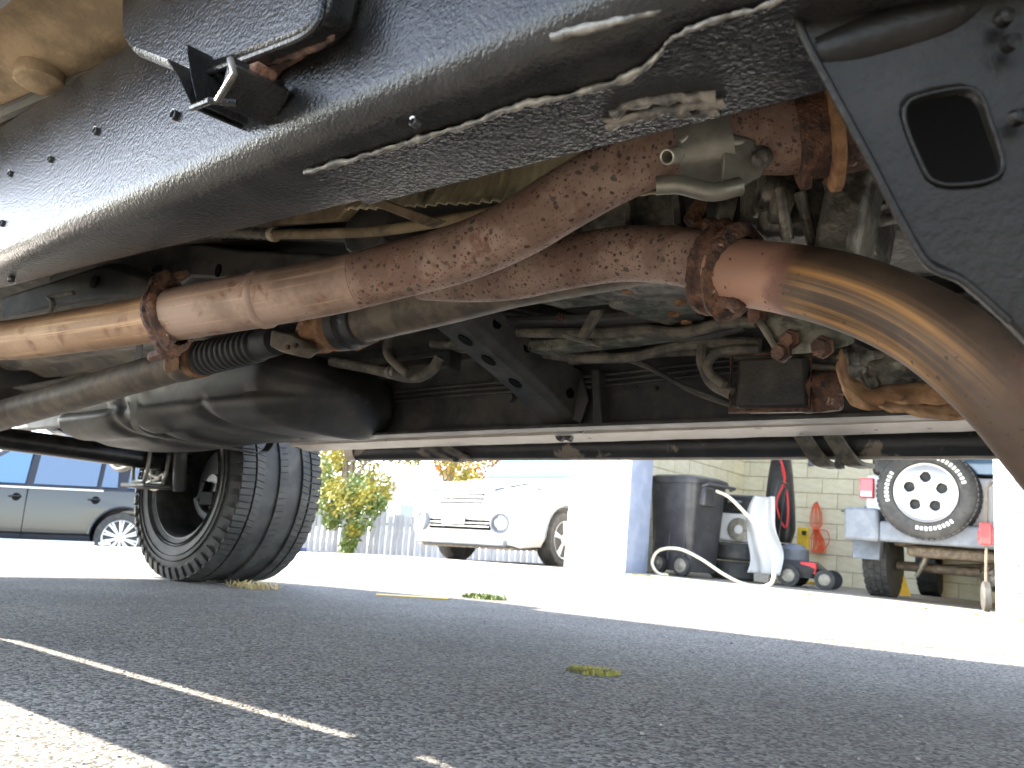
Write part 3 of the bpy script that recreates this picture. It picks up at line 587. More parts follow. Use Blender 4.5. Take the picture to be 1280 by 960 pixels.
b = MB(); pp = [(628, 368), (690, 352), (820, 346), (846, 358), (790, 378), (700, 386)]
b.prism([P(x, y, Z=.655) for x, y in pp], V(0, 0, .05)); b.jitter(.002, 40); PN = b.build('oil_pan', M_pan, TX, bevel=.006)
b = MB(); pp = [(760, 384), (846, 352), (880, 372), (870, 398), (836, 408), (800, 398)]
b.prism([P(x, y, Z=.64) for x, y in pp], V(0, 0, .03)); b.build('pan_flange', M_pan, TX, bevel=.004)
for q in ((785, 363), (842, 392), (850, 378), (858, 402)):
    b = MB(); b.lathe(P(*q, Z=.639), (0, 0, -1), [(-.004, .012), (.004, .011), (.005, .0001)], 6, cap=False); b.jitter(.001, 80); b.build('pan_bolt', M_orange, TX)
# cast lumps and ribs in the gap between hanger and gusset
b = MB(); b.box(P(1010, 262, D=.98), (.12, .10, .10), Matrix.Rotation(.4, 3, 'Z')); b.box(P(1075, 275, D=.92), (.05, .14, .14), Matrix.Rotation(.2, 3, 'Y')); b.box(P(960, 255, D=1.02), (.06, .06, .07)); b.build('cast_housing', M_alum, TX, bevel=.012)
for a, c in (((1035, 225), (1068, 330)), ((1055, 230), (1090, 320)), ((1000, 240), (1020, 320)), ((1080, 265), (1130, 250)), ((1075, 282), (1140, 268)), ((975, 235), (985, 300))):
    b = MB(); b.tube([P(*a, D=.9), P(*c, D=.9)], .007, 8); b.jitter(.002, 60); b.build('casting_rib', M_alum, TX, smooth=50)
for cx, cy, dd, r in ((960, 245, .96, .028), (975, 258, .95, .03), (905, 268, 1.05, .03)):
    c = P(cx, cy, D=dd); b = MB(); b.lathe(c, hx+V(0, .2, -.4), [(-.014, r*.7), (-.01, r), (.01, r), (.014, r*.7)], 28); b.jitter(.0015, 90); b.build('u_joint_cap', M_alum, TX, smooth=40)
b = MB(); b.lathe(P(930, 268, D=1.06), hx+V(0, .1, -.2), [(-.05, .035), (.04, .035)], 28); b.build('bushing', M_rub, TX)
b = MB(); b.tube(spl([P(862, 280, D=1.06), P(880, 258, D=1.06), P(905, 255, D=1.05), P(920, 290, D=1.04)], 6), .012, 10); b.jitter(.003, 60); b.build('mount_arm', M_crust, TX)
for i, q in enumerate(((880, 285), (905, 295), (945, 285))):
    b = MB(); b.lathe(P(*q, D=1.04), CF*-1, [(-.02, .013), (.004, .013), (.008, .009), (.008, .0001)], 6, cap=False); b.jitter(.0015, 90); b.build('mount_bolt', M_orange, TX)
bar('mount_plate', [(820, 258), (870, 255), (960, 300), (1010, 308)], [(825, 290), (880, 300), (960, 330), (1010, 335)], 1.0, (0, .05, .0), M_alum, TX, .006)
# bracket plate and torn heat shield under pipe B
b = MB(); b.prism([P(944, 388, Y=1.02), P(1055, 400, Y=1.02), P(1062, 432, Y=1.02), P(1030, 440, Y=1.02), P(976, 444, Y=1.02)], V(0, .03, .012)); PB = b.build('bracket_plate', M_pan, TX, bevel=.003)
b = MB(); b.tube([P(946, 396, Y=1.013), P(974, 440, Y=1.013)], .005, 8); b.build('folded_edge', M_hose, PB)
for q, r in (((947, 393), .012), ((977, 440), .012), ((1028, 434), .013), ((988, 424), .011)):
    b = MB(); b.lathe(P(*q, Y=1.015), (-.2, -1, -.3), [(-.004, r*1.2), (.003, r*1.2), (.003, r*.85), (.011, r*.85), (.012, .0001)], 6, cap=False); b.jitter(.001, 80); b.build('bracket_bolt', M_crust, PB)
def torn(u, v):
    lo = [(1050, 478), (1062, 503), (1085, 512), (1120, 508), (1170, 505), (1215, 498), (1240, 492)]; hi = [(1050, 436), (1064, 470), (1090, 486), (1120, 480), (1160, 474), (1200, 462), (1240, 455)]
    i = min(5, int(u*6)); t = u*6-i
    a = P(lo[i][0]+(lo[i+1][0]-lo[i][0])*t, lo[i][1]+(lo[i+1][1]-lo[i][1])*t, Y=.98+.12*u); c = P(hi[i][0]+(hi[i+1][0]-hi[i][0])*t, hi[i][1]+(hi[i+1][1]-hi[i][1])*t, Y=1.06+.10*u)
    p = a*(1-v)+c*v; return p+V(0, -.02*math.sin(v*3.1), 0)+noise.noise_vector(p*40)*.006
b = MB(); b.grid(torn, 40, 12); b.build('torn_heat_shield', M_orange, TX, smooth=40, solid=.0015)
def torn2(u, v):
    a = P(1098+u*140, 510+14*math.sin(u*2.6), Y=.99+.1*u); c = P(1110+u*140, 498-8*u, Y=1.05+.1*u); p = a*(1-v)+c*v; return p+noise.noise_vector(p*45)*.004
b = MB(); b.grid(torn2, 24, 6); b.build('torn_shield_edge', M_orange, TX, smooth=40, solid=.0015)
def foil(u, v):
    p = P(1055+u*125, 424+v*66+u*18, Y=1.08+.04*u); r_ = noise.noise_vector(p*28)*.012+noise.noise_vector(p*70)*.007; return p+r_
b = MB(); b.grid(foil, 34, 22); b.build('crumpled_foil', M_alum, TX, smooth=25, solid=.001)

# black gusset plate with a rounded square hole at the top right
outer = [(985, 5), (1005, 45), (1040, 112), (1085, 195), (1125, 272), (1160, 330), (1205, 352), (1262, 402), (1330, 470), (1420, 420), (1430, 250), (1430, 60), (1420, -90), (1300, -120), (1150, -120), (1040, -80), (1000, -40), (985, -15)]
hol = [(1131, 135), (1131, 150), (1138, 172), (1148, 196), (1160, 220), (1172, 228), (1190, 231), (1225, 228), (1248, 219), (1254, 205), (1252, 192), (1246, 172), (1238, 150), (1231, 128), (1222, 115), (1205, 110), (1170, 115), (1140, 124)]
def gdep(x): return .475-.06*(x-985)/450
oo = [P(x, y, D=gdep(x)) for x, y in outer]; hh = [P(x, y, D=gdep(x)) for x, y in hol]
b = MB(); b.plate(oo, hh, (CF*.008+V(0, .004, 0))); GP = b.build('gusset_plate', M_gus, TR, smooth=40, bevel=.003)
b = MB(); b.tube(spl([P(x, y, D=gdep(x)-.002) for x, y in [(985, -15), (1005, 45), (1040, 112), (1085, 195), (1125, 272), (1160, 330), (1205, 352), (1262, 402)]], 6), .0024, 8); b.build('rolled_edge', M_gus, GP)
b = MB(); b.tube(spl([P(x, y, D=gdep(x)-.001) for x, y in hol+hol[:1]], 3), .0012, 8); b.build('hole_flange', M_gus, GP)
b = MB(); q = [P(x, y, D=gdep(x)+.0085) for x, y in ((1020, 70), (1060, 60), (1120, 42), (1180, 25), (1215, 8))]; b.tube(spl(q, 6), [.012+.004*math.sin(i*math.pi/24) for i in range(25)], 16); b.build('pressed_ridge', M_gus, GP, smooth=60)
b = MB(); b.prism([P(1185, 345, D=.50), P(1230, 350, D=.50), P(1268, 398, D=.52), P(1255, 402, D=.53)], V(0, .03, .01)); b.build('plate_return', M_coat2, GP, bevel=.003)
b = MB(); b.prism([P(1062, 60, D=.55), P(1122, 230, D=.55), P(1182, 325, D=.55), P(1400, 380, D=.55), P(1400, -20, D=.55)], V(0, .01, 0)); b.build('hole_shade_sheet', M_dark, GP)  # near-black sheet added behind the plate hole, standing in for its shade
for q in ((1258, 20), (1266, 52), (1276, 145)):
    b = MB(); b.lathe(P(*q, D=.425), CF*-1, [(-.004, .005), (.002, .004), (.0025, .0001)], 10, cap=False); b.jitter(.0008, 120); b.build('plate_rivet', M_gus, GP)

# far rocker, step bar and brackets
b = MB(); b.loft([[V(x, y, z-.012*sstep(-1.9, .2, x)) for y, z in ((1.74, .527), (1.757, .527), (1.76, .548), (1.90, .56), (1.92, .60), (1.92, .80), (1.74, .80))] for x in [-2.3+i*.1 for i in range(30)]])
RK = b.build('rocker_panel', M_far, TR, smooth=30)
b = MB()
for i in range(29):
    x = -2.32+i*.08
b.loft([[V(x, 1.715, .512+e), V(x, 1.80, .504+e), V(x, 1.80, .534+e), V(x, 1.715, .534+e)] for x, e in [(-2.3+i*.02, -.012*sstep(-1.9, .2, -2.3+i*.02)+.0012*noise.noise(V(i*.3, 0, 0))) for i in range(140)]])
b.build('pinch_weld', M_rocker, RK, smooth=30)
for px in (478, 700, 710):
    p = P(px, 549 if px < 600 else 546, Y=1.735); b = MB(); b.lathe(p, (0, -1, 0), [(-.01, .012), (.004, .011), (.006, .001)], 8, cap=False); b.jitter(.003, 80, px); b.build('sealer_blob', M_black, RK)
e0, e1 = P(438, 564, Y=1.90), P(1252, 553, Y=1.90); e1 = e0+(e1-e0)*1.35
b = MB(); n_ = 30
b.tube([e0+V(.0, 0, .0)]+[e0+(e1-e0)*t/n_ for t in range(1, n_+1)], [.028]+[.034]*n_, 24); SB = b.build('step_bar', M_step, TR, smooth=50)
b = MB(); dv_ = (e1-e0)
b.loft([[e0+dv_*(.03+.97*t/24)+V(0, .0346*math.sin(a), -.0346*math.cos(a)) for a in [R(-30+k*9)+.05*noise.noise(V(t*.9, k*.4, 0)) for k in range(11)]] for t in range(25)], cap=False, ringclosed=False); b.build('painted_bounce_underside', mat('painted_bar_bounce', (.30, .25, .19), (.42, .36, .29), rough=.7, scale=14), SB, smooth=60)  # tan arc shell: bounce from the sunlit ground painted onto the bar
b = MB(); b.lathe(e0, (e0-e1), [(-.05, .0355), (-.01, .0345), (.004, .028), (.008, .012), (.008, .0001)], 24, cap=False); b.build('end_cap', M_rocker, SB)
for px in (560, 1030):
    c = P(px, 556, Y=1.86)
    for dx in (-.02, .045):
        b = MB(); q = spl([V(c.x+dx-.05, 1.78, .58), V(c.x+dx-.02, 1.80, .515), V(c.x+dx+.01, 1.86, c.z-.035), V(c.x+dx+.03, 1.92, c.z-.042)], 5)
        b.loft([[p+V(-.018, 0, .004), p+V(.018, 0, .004), p+V(.018, 0, -.006), p+V(-.018, 0, -.006)] for p in q]); b.build('step_bracket', M_hose, SB, smooth=30)
    b = MB(); b.lathe(V(c.x+.03, 1.87, c.z-.035), (0, 0, -1), [(-.01, .011), (.018, .011), (.02, .006)], 6); b.build('bracket_bolt', M_black, SB)
# near step bar (throws the striped shadow) on brackets
b = MB(); b.loft([rr_ring(x, .200, .386, .43, .465, .015, .015) for x in (-3.0, -1.22)])
NS = b.build('near_step_board', M_step, TR, smooth=40)
for x in (-1.31,):
    b = MB(); b.box((x+.02, .402, .447), (.09, .036, .012)); b.build('step_bracket', M_coat, NS, bevel=.003)

# rear axle, shackle, U bolts
b = MB(); b.tube([V(-3.1, .42, .47), V(-3.1, .9, .475), V(-3.1, 1.3, .475), V(-3.1, 1.82, .47)], [.036, .04, .04, .042], 28); AX = b.build('rear_axle', M_coat, TR)
b = MB(); b.lathe(V(-3.1, .80, .47), (0, 1, 0), [(-.2, .05), (-.14, .09), (-.05, .12), (.05, .12), (.14, .09), (.2, .045)], 32); b.build('differential', M_coat, AX)
b = MB(); b.tube([s0, V(-3.0, .86, .47)], [.05, .04], 24); b.build('pinion_yoke', M_shaft, AX)
for y in (1.62, 1.70):
    b = MB(); b.tube([V(-3.155, y, .56), V(-3.155, y, .42), V(-3.14, y, .38), V(-3.06, y, .38), V(-3.045, y, .42), V(-3.045, y, .56)], .008, 8); b.build('u_bolt', M_grey, AX)
b = MB(); b.box((-3.1, 1.66, .365), (.18, .13, .016)); b.build('spring_plate', M_coat2, AX, bevel=.004)
b = MB(); q = spl([V(-4.1, 1.66, .66), V(-3.6, 1.66, .52), V(-3.1, 1.66, .505), V(-2.6, 1.66, .55), V(-2.35, 1.66, .62)], 6)
b.loft([[p+V(0, -.03, -.018), p+V(0, .03, -.018), p+V(0, .03, .018), p+V(0, -.03, .018)] for p in q]); b.build('leaf_spring', M_coat, AX, smooth=30)
b = MB(); b.tube(spl([P(136, 573, Y=1.62), P(150, 586, Y=1.62), P(172, 578, Y=1.62), P(186, 580, Y=1.64)], 6), .014, 10); b.build('brake_cable_bracket', M_grey, AX)
b = MB(); b.tube(spl([P(182, 588, Y=1.70), P(196, 597, Y=1.70), P(204, 593, Y=1.70), P(203, 606, Y=1.70), P(192, 612, Y=1.70), P(184, 604, Y=1.70), P(200, 598, Y=1.70)], 6), .006, 8); b.build('abs_wire_clip', M_bright, AX)
b = MB(); b.tube([V(-3.0, 1.74, .36), V(-2.86, 1.60, .80)], .026, 16); b.build('shock_absorber', M_coat2, AX)

# wheels: treaded tyre, rim, brake
def make_wheel(name, par, loc, r=.402, wd=.265, inward=-1, detail=True):
    """axis along Y; inward: side (sign of Y) that faces the vehicle centre"""
    W = empty(name, loc); W.parent = par; W.location = Vector(loc)-base_of(par); BASE[W.name] = Vector(loc)
    c = Vector(loc); h = wd/2; b = MB()
    pr = [(-h+.035, .225), (-h+.01, .235), (-h-.003, .27), (-h-.008, .305), (-h+.0, .345), (-h+.012, .372), (-h+.028, .386), (-h+.05, .391), (h-.05, .391), (h-.028, .386), (h-.012, .372), (h, .345), (h+.008, .305), (h+.003, .27), (h-.01, .235), (h-.035, .225)]
    k = r/.402; b.lathe(c, (0, 1, 0), [(d, q*k) for d, q in pr], 96, cap=False); b.build('tyre', M_tyre, W, smooth=40)
    for q_ in (.252, .262, .300, .322):
        b = MB(); b.lathe(c, (0, inward, 0), [(h-.006, (q_-.003)*k), (h+.007+(.006 if q_ > .28 else 0), q_*k), (h-.006, (q_+.003)*k)], 80, cap=False); b.build('sidewall_ring', M_tyre, W, smooth=30)
    b = MB(); nb = 96 if detail else 48
    ribs = [(-h+.036, .052, 0), (-h+.089, .036, 1), (0, .040, 2), (h-.089, .036, 1), (h-.036, .052, 0)]
    for y0, wy, kind in ribs:
        for q in range(nb):
            a0 = 2*math.pi*(q+(.5 if kind == 1 else .0))/nb; a1 = a0+2*math.pi/nb*(.80 if kind == 0 else .91); sk = (.02 if kind == 1 else -.015 if kind == 2 else 0)
            vs = []
            for rr in (.386*k, r):
                for (a, yy) in ((a0, -1), (a1, -1), (a1+sk, 1), (a0+sk, 1)):
                    rl = rr-(.007*k if kind == 0 and yy*math.copysign(1, y0) > 0 and rr > .39*k else 0)
                    vs.append(c+V(rl*math.sin(a), y0+yy*wy/2, rl*math.cos(a)))
            b.add(vs, [(0, 3, 2, 1), (4, 5, 6, 7), (0, 1, 5, 4), (1, 2, 6, 5), (2, 3, 7, 6), (3, 0, 4, 7)])
    for sg in (-1, 1):                                       # shoulder lugs running down the sidewall
        for q in range(nb//2):
            a0 = 2*math.pi*q/(nb//2); a1 = a0+2*math.pi/(nb//2)*.55; vs = []
            for (yy, rr) in ((sg*(h-.012), .388*k), (sg*(h-.004), .372*k), (sg*(h+.006), .345*k)):
                for e in (0, .006):
                    for a in (a0, a1): vs.append(c+V((rr+e)*math.sin(a), yy+sg*e, (rr+e)*math.cos(a)))
            b.add(vs, [(2, 3, 7, 6), (6, 7, 11, 10), (0, 4, 6, 2), (4, 8, 10, 6), (1, 3, 7, 5), (5, 7, 11, 9), (8, 9, 11, 10), (0, 2, 3, 1)])
    b.build('tread', M_tyre, W, smooth=0, kind='stuff')
    i = inward
    b = MB(); b.lathe(c, (0, i, 0), [(h-.03, .232*k), (h-.012, .236*k), (h-.012, .228*k), (h-.03, .218*k), (h-.10, .212*k), (-h+.04, .21*k), (-h+.03, .12*k), (-h+.05, .001)], 56, cap=False); b.build('rim', M_rub, W, smooth=40)
    b = MB(); b.lathe(c, (0, i, 0), [(.0, .06), (.0, .16), (.03, .162), (.033, .155), (.033, .13), (.036, .05), (.07, .045), (.07, .001)], 48, cap=False); DR = b.build('brake_drum', M_black, W, smooth=40)
    b = MB(); a_ = [R(205+q*6) for q in range(23)]; b.tube([c+V(.135*math.cos(a), i*.055, .135*math.sin(a)) for a in a_], .012, 8, flat=1.6); b.build('dust_shield_lip', M_coat2, DR)
    b = MB(); b.box(c+V(.02, i*.075, -.06), (.10, .05, .06)); b.box(c+V(-.03, i*.085, -.03), (.03, .03, .09), Matrix.Rotation(.4, 3, 'Y')); b.build('parking_brake_lever', M_dark, DR, bevel=.006)
    return W
make_wheel('rear_wheel', TR, V(-3.1, 2.01, .4), wd=.40, inward=-1)
make_wheel('rear_wheel', TR, V(-3.1, .10, .4), inward=1)
make_wheel('front_wheel', TR, V(.80, 1.945, .4), inward=-1)
make_wheel('front_wheel', TR, V(.80, .155, .4), inward=1)
# body shell over the frame
def body_ring(x):
    a = min(abs(x+3.1), abs(x-.8)); zs = .76+(.17*math.sqrt(max(0, 1-(a/.50)**2)) if a < .5 else 0)
    zr = 1.80 if -2.1 < x < -.35 else 1.25
    if -.35 <= x < .15: zr = 1.80-.58*(x+.35)/.5
    if -2.25 < x <= -2.1: zr = 1.25+.55*(x+2.25)/.15
    if x >= .15: zr = 1.22-.10*(x-.15)/1.2
    yb = 1.25 if zr > 1.3 else zr
    tp = .10 if zr > 1.3 else .03
    so_ = sstep(-1.72, -1.58, x)  # flank bulge added out of view to block sun and sky from the rail
    L_ = [(.262, zs), (.262-.102*so_, zs+.001+.035*so_), (.215-.10*so_, max(.92+.03*so_, zs+.04)), (.215-.10*so_, 1.04), (.235-.06*so_, min(yb, 1.22)-.02), (.215+tp+.03, zr-.05), (.30+tp, zr)]
    pts = [V(x, y, z) for y, z in L_]+[V(x, 2.1-y, z) for y, z in reversed(L_)]
    return pts
b = MB(); bx = sorted(set([-4.35+i*.1 for i in range(59)]+[-2.25, -2.1, -.35, .15]))
b.loft([body_ring(x) for x in bx], cap=False, ringclosed=False)
b.add(body_ring(bx[0]), [tuple(range(14))]); b.add(body_ring(bx[-1]), [tuple(range(14))])
BD = b.build('body_shell', M_body, TR, smooth=30)
b = MB(); b.grid(lambda u, v: V(-4.35+2.1*u, .27+1.56*v, .93+.01*math.sin(v*60)), 20, 60); b.build('bed_floor', M_floor, TR)
for sgn, yy in ((-1, .206), (1, 1.894)):
    b = MB(); b.prism([V(-2.0, yy+.02*-sgn, 1.27), V(-.2, yy+.02*-sgn, 1.27), V(-.42, yy+.115*-sgn, 1.7), V(-1.95, yy+.115*-sgn, 1.7)], V(0, sgn*.006, 0)); b.build('side_glass', M_glass, BD)
#@@BACKGROUND
# ------------------------------------------------------------------ garage building
GO = V(-2.45, 7.2, .002)
GA = tag(empty('garage_building', GO, (0, TILT, 0)), 'white painted concrete block garage with an open bay and cream block walls inside', 'garage')
GM = Matrix.Translation(GO) @ Matrix.Rotation(TILT, 4, 'Y')
GI = GM.inverted()
def unit_block(m_):
    me = bpy.data.meshes.new('block'); bm = bmesh.new(); bmesh.ops.create_cube(bm, size=1)
    bmesh.ops.bevel(bm, geom=list(bm.edges), offset=.02, segments=1, affect='EDGES'); bm.to_mesh(me); bm.free(); me.materials.append(m_); return me
UB = {'w': unit_block(M_wblock), 'y': unit_block(M_yblock)}
def block_wall(name, o, du, length, height, th, kind, mm, zcut=9):
    """core wall recessed behind separate blocks; o: left bottom corner of the visible face, du: along, face normal = du x z"""
    o, du = V(*o), V(*du); nrm = du.cross(V(0, 0, 1)); c = o+du*length/2-nrm*(th/2+.012)+V(0, 0, height/2)
    sz = (length if abs(du.x) > .5 else th, length if abs(du.y) > .5 else th, height)
    wl = MB().box(c, sz).build(name, mm, GA, smooth=0)
    ang = math.atan2(du.y, du.x); rows = int(height/.2)
    for r_ in range(rows):
        u = 0 if r_ % 2 == 0 else -.2
        while u < length-.02:
            a, e = max(u, 0), min(u+.4, length); u += .4
            if e-a < .03: continue
            b_ = bpy.data.objects.new('concrete_block', UB[kind]); col.objects.link(b_); b_.parent = wl
            j = random.uniform(-.0015, .0015)
            b_.location = o+du*((a+e)/2)+V(0, 0, r_*.2+.1)-nrm*(.02-.001+j); b_.rotation_euler = (0, 0, ang); b_.scale = (e-a-.009, .042, .191)
    return wl
block_wall('front_wall', (-2.33, 0, 0), (1, 0, 0), .74, 2.6, .36, 'w', M_wmort)
block_wall('front_wall', (1.73, 0, 0), (1, 0, 0), 2.2, 2.6, .36, 'w', M_wmort)
block_wall('outer_side_wall', (-2.34, 3.9, 0), (0, -1, 0), 3.52, 2.6, .16, 'w', M_wmort)
block_wall('inner_side_wall', (-1.93, .44, 0), (0, 1, 0), 3.4, 2.6, .16, 'y', M_ymort)
block_wall('back_wall', (-2.05, 3.84, 0), (1, 0, 0), 5.95, 2.6, .18, 'y', M_ymort)
block_wall('pier', (1.0, 3.70, 0), (1, 0, 0), .8, 2.6, .10, 'y', M_ymort)
MB().box((-1.595, .2, 1.3), (.03, .46, 2.6)).build('door_jamb', M_bluetrim, GA, bevel=.004)
MB().box((-1.63, -.016, 1.3), (.045, .03, 2.6)).build('jamb_trim', M_trim, GA, bevel=.004)
MB().box((1.66, .19, 1.3), (.14, .44, 2.6)).build('door_jamb', M_trim, GA, bevel=.006)
MB().box((3.86, 2.1, 1.3), (.1, 3.4, 2.6)).build('inner_side_wall', M_yblock, GA, smooth=0)
MB().box((.8, 2.0, .006), (5.9, 3.9, .03)).build('floor_slab', M_conc, GA, smooth=0)
for k in range(3): MB().box((0, .06, 1.36+.42*k+.21), (3.15, .05, .41)).build('added_shade_panel', M_trim, GA, bevel=.006)  # unseen lowered door, added to keep direct sun out of the bay
for c_, d_ in (((.8, .075, 2.68), (6.6, .75, .14)), ((.8, 3.6, 2.68), (6.6, 1.4, .14)), ((-2.2, 1.675, 2.68), (.6, 2.45, .14)), ((3.0, 1.675, 2.68), (2.2, 2.45, .14))): MB().box(c_, d_).build('roof', M_house, GA, bevel=.01)  # slabs around an unseen opening, added to let daylight brighten the bay
b = MB(); b.tube(spl([V(-.6, 3.828, .98), V(.0, 3.828, 1.0), V(.45, 3.828, .94), V(.9, 3.828, .93)], 6), .007, 6); b.build('wall_cable', M_hose, GA)
for x, z in ((-1.0, 1.62), (.15, 1.3)): MB().box((x, 3.82, z), (.07, .03, .11)).build('wall_outlet', M_greypl, GA, bevel=.004)
def gl(px, py, y): return GI @ P(px, py, Y=7.2+y)          # measured ray -> garage-local point
def gthing(name, loc, label, cat, rz=0, group=None):
    l = V(loc[0], loc[1], .022); o = empty(name, GM @ l, (0, TILT, rz)); o.rotation_mode = 'XYZ'
    o.rotation_euler = (GM.to_3x3() @ Matrix.Rotation(rz, 3, 'Z')).to_euler(); return tag(o, label, cat, group)

# wheeled bin
lo = gl(855, 722, .85); BN = gthing('wheeled_bin', (lo.x, .85), 'charcoal grey wheeled trash bin standing inside the open garage bay', 'trash bin', R(-12))
def sqr(w_, d_, z, n=32, e=4): return [V(w_*math.copysign(abs(math.cos(a))**(2/e), math.cos(a)), d_*math.copysign(abs(math.sin(a))**(2/e), math.sin(a)), z) for a in [2*math.pi*k/n for k in range(n)]]
MB().loft([sqr(.24, .25, .05, e=7), sqr(.25, .26, .10, e=7), sqr(.305, .315, .96, e=7)]).build('bin_body', M_bin, BN, smooth=50)
LD = MB().loft([sqr(.325, .335, .955, e=7), sqr(.33, .34, .985, e=7), sqr(.32, .33, 1.02, e=7), sqr(.26, .27, 1.045, e=7), sqr(.02, .02, 1.055, e=7)]).build('bin_lid', M_bin, BN, smooth=40)
MB().box((.31, -.10, .83), (.10, .20, .20), taper=.85).build('handle_housing', M_bin, BN, bevel=.02)
b = MB(); b.tube([V(.36, -.24, .93), V(.42, -.24, .95), V(.42, .24, .95), V(.36, .24, .93)], .016, 10); b.build('handle', M_bin, BN)
for x in (-.13, .17):
    WW = empty('bin_wheel', (x, -.27, .11)); WW.parent = BN
    b = MB(); b.lathe((0, 0, 0), (0, 1, 0), [(-.03, .07), (-.025, .105), (.025, .105), (.03, .07)], 28); b.build('tyre', M_rub, WW)
    b = MB(); b.lathe((0, -.03, 0), (0, -1, 0), [(0, .072), (.004, .07), (.006, .03), (.015, .02), (.016, .001)], 24, cap=False); b.build('hub', M_grey, WW)
for x in (-.2, .0, .2): MB().box((x, -.268, .5), (.012, .02, .7), Matrix.Rotation(-.062, 3, 'X')).build('rib', M_bin, BN, bevel=.004)
# things stacked behind and beside the bin
def ring_tyre(b_, z, r=.30, w_=.19): b_.lathe((0, 0, z), (0, 0, 1), [(-w_/2+.02, .19), (-w_/2, .22), (-w_/2, .27), (-w_/2+.03, r), (w_/2-.03, r), (w_/2, .27), (w_/2, .22), (w_/2-.02, .19)], 40, close=True, cap=False)
lo = gl(922, 728, 1.5)
for k, (z, lab) in enumerate(((.10, 'bottom black tyre of the stack between trash bin and white sheet'), (.30, 'upper black tyre of the stack between trash bin and white sheet'))):
    t_ = gthing('spare_tyre', (lo.x+.01*k, 1.5), lab, 'tyre', 0, 'tyres stacked beside the bin'); b = MB(); ring_tyre(b, z); b.build('tyre_carcass', M_tyre, t_, smooth=30)
FN = gthing('box_fan', (lo.x, 1.5), 'white appliance with a round grille standing on the two stacked tyres', 'fan')
MB().box((0, 0, .56), (.50, .34, .31)).build('housing', M_white, FN, bevel=.03)
b = MB(); b.lathe((.06, -.172, .54), (0, -1, 0), [(0, .125), (.012, .125), (.016, .11), (.014, .09), (.004, .085), (.004, .001)], 32, cap=False); b.build('grille_ring', M_grey, FN)
b = MB(); b.lathe((.06, -.178, .54), (0, -1, 0), [(0, .05), (.01, .045), (.012, .001)], 24, cap=False); b.build('grille_hub', M_white, FN)
CS = gthing('tool_case', (lo.x, 1.5), 'black case lying on top of the white appliance beside the bin', 'case')
MB().box((0, .02, .82), (.62, .36, .20)).build('case_shell', M_black, CS, bevel=.03); MB().box((0, -.17, .84), (.16, .03, .03)).build('handle', M_greypl, CS, bevel=.008)
lo = gl(948, 722, 1.15); SH = gthing('white_sheet', (lo.x, 1.15), 'crumpled white sheet hanging over the stack beside the upright cleaner', 'sheet')
def sheetp(u, v):
    w_ = .10+.05*math.sin(v*2.6)+.07*(1-v); z = .10+.80*v; return V((u-.5)*2*w_+.05*(1-v)+.03*math.sin(v*7), .05*math.sin(u*9+v*3)+.05*v+.02*math.sin(v*13+u*4), z)
MB().grid(sheetp, 22, 24).build('cloth', M_white, SH, smooth=60, solid=.004)
MB().box((.03, .06, .06), (.16, .14, .10)).build('base_block', M_conc, SH, bevel=.01)
# upright black cleaner with a hose on it, and its tubular handle
lo = gl(972, 728, 1.9); VC = gthing('upright_vacuum', (lo.x, 1.9), 'tall black upright vacuum with red cable leaning at the cream wall', 'vacuum')
b = MB(); b.loft([sqr(.13, .09, .45), sqr(.17, .11, .6), sqr(.16, .10, .85), sqr(.13, .08, 1.2), sqr(.09, .06, 1.5)]); b.build('bag', M_black, VC, smooth=50)
MB().box((0, -.02, .36), (.22, .16, .16)).build('motor_housing', M_black, VC, bevel=.03)
b = MB(); b.tube(spl([V(.03, -.14, 1.4), V(.10, -.15, 1.15), V(.02, -.16, .9), V(.06, -.15, .7), V(.13, -.15, .62), V(.14, -.15, .9), V(.06, -.14, 1.3)], 8), .012, 8); b.build('power_cable', M_redp, VC)
b = MB(); b.lathe((-.07, -.11, 1.42), (0, -1, 0), [(0, .06), (.01, .055), (.012, .001)], 20, cap=False); b.build('badge', M_white, VC)
# lawn mower
lo = gl(1000, 738, 1.55); MW = gthing('lawn_mower', (lo.x-.05, 1.55), 'small push lawn mower with black deck and red side at the cream wall', 'lawn mower', R(8))
MB().loft([sqr(.28, .24, .10), sqr(.30, .25, .2), sqr(.22, .2, .27)]).build('deck', M_black, MW, smooth=40)
MB().box((.16, -.2, .2), (.16, .05, .12)).build('side_cover', M_redp, MW, bevel=.012)
b = MB(); b.lathe((-.02, 0, .26), (0, 0, 1), [(0, .15), (.12, .15), (.16, .11), (.18, .05), (.18, .001)], 24, cap=False); b.build('engine', M_greypl, MW)
for x, y, r in ((-.02, -.28, .11), (.33, -.26, .10), (-.02, .28, .11), (.33, .26, .10)):
    WW = empty('mower_wheel', (x, y, r)); WW.parent = MW; s_ = math.copysign(1, y)
    b = MB(); b.lathe((0, 0, 0), (0, s_, 0), [(-.025, r*.6), (-.022, r), (.022, r), (.025, r*.7)], 24); b.build('tyre', M_rub, WW)
    b = MB(); b.lathe((0, .025*s_, 0), (0, s_, 0), [(0, r*.62), (.008, r*.55), (.01, .001)], 20, cap=False); b.build('hub', M_grey, WW)
b = MB(); b.tube([V(-.25, -.2, .25), V(-.18, -.22, .98), V(-.15, -.2, 1.08), V(-.15, .2, 1.08), V(-.18, .22, .98), V(-.25, .2, .25)], .012, 8); b.build('handlebar', M_black, MW)
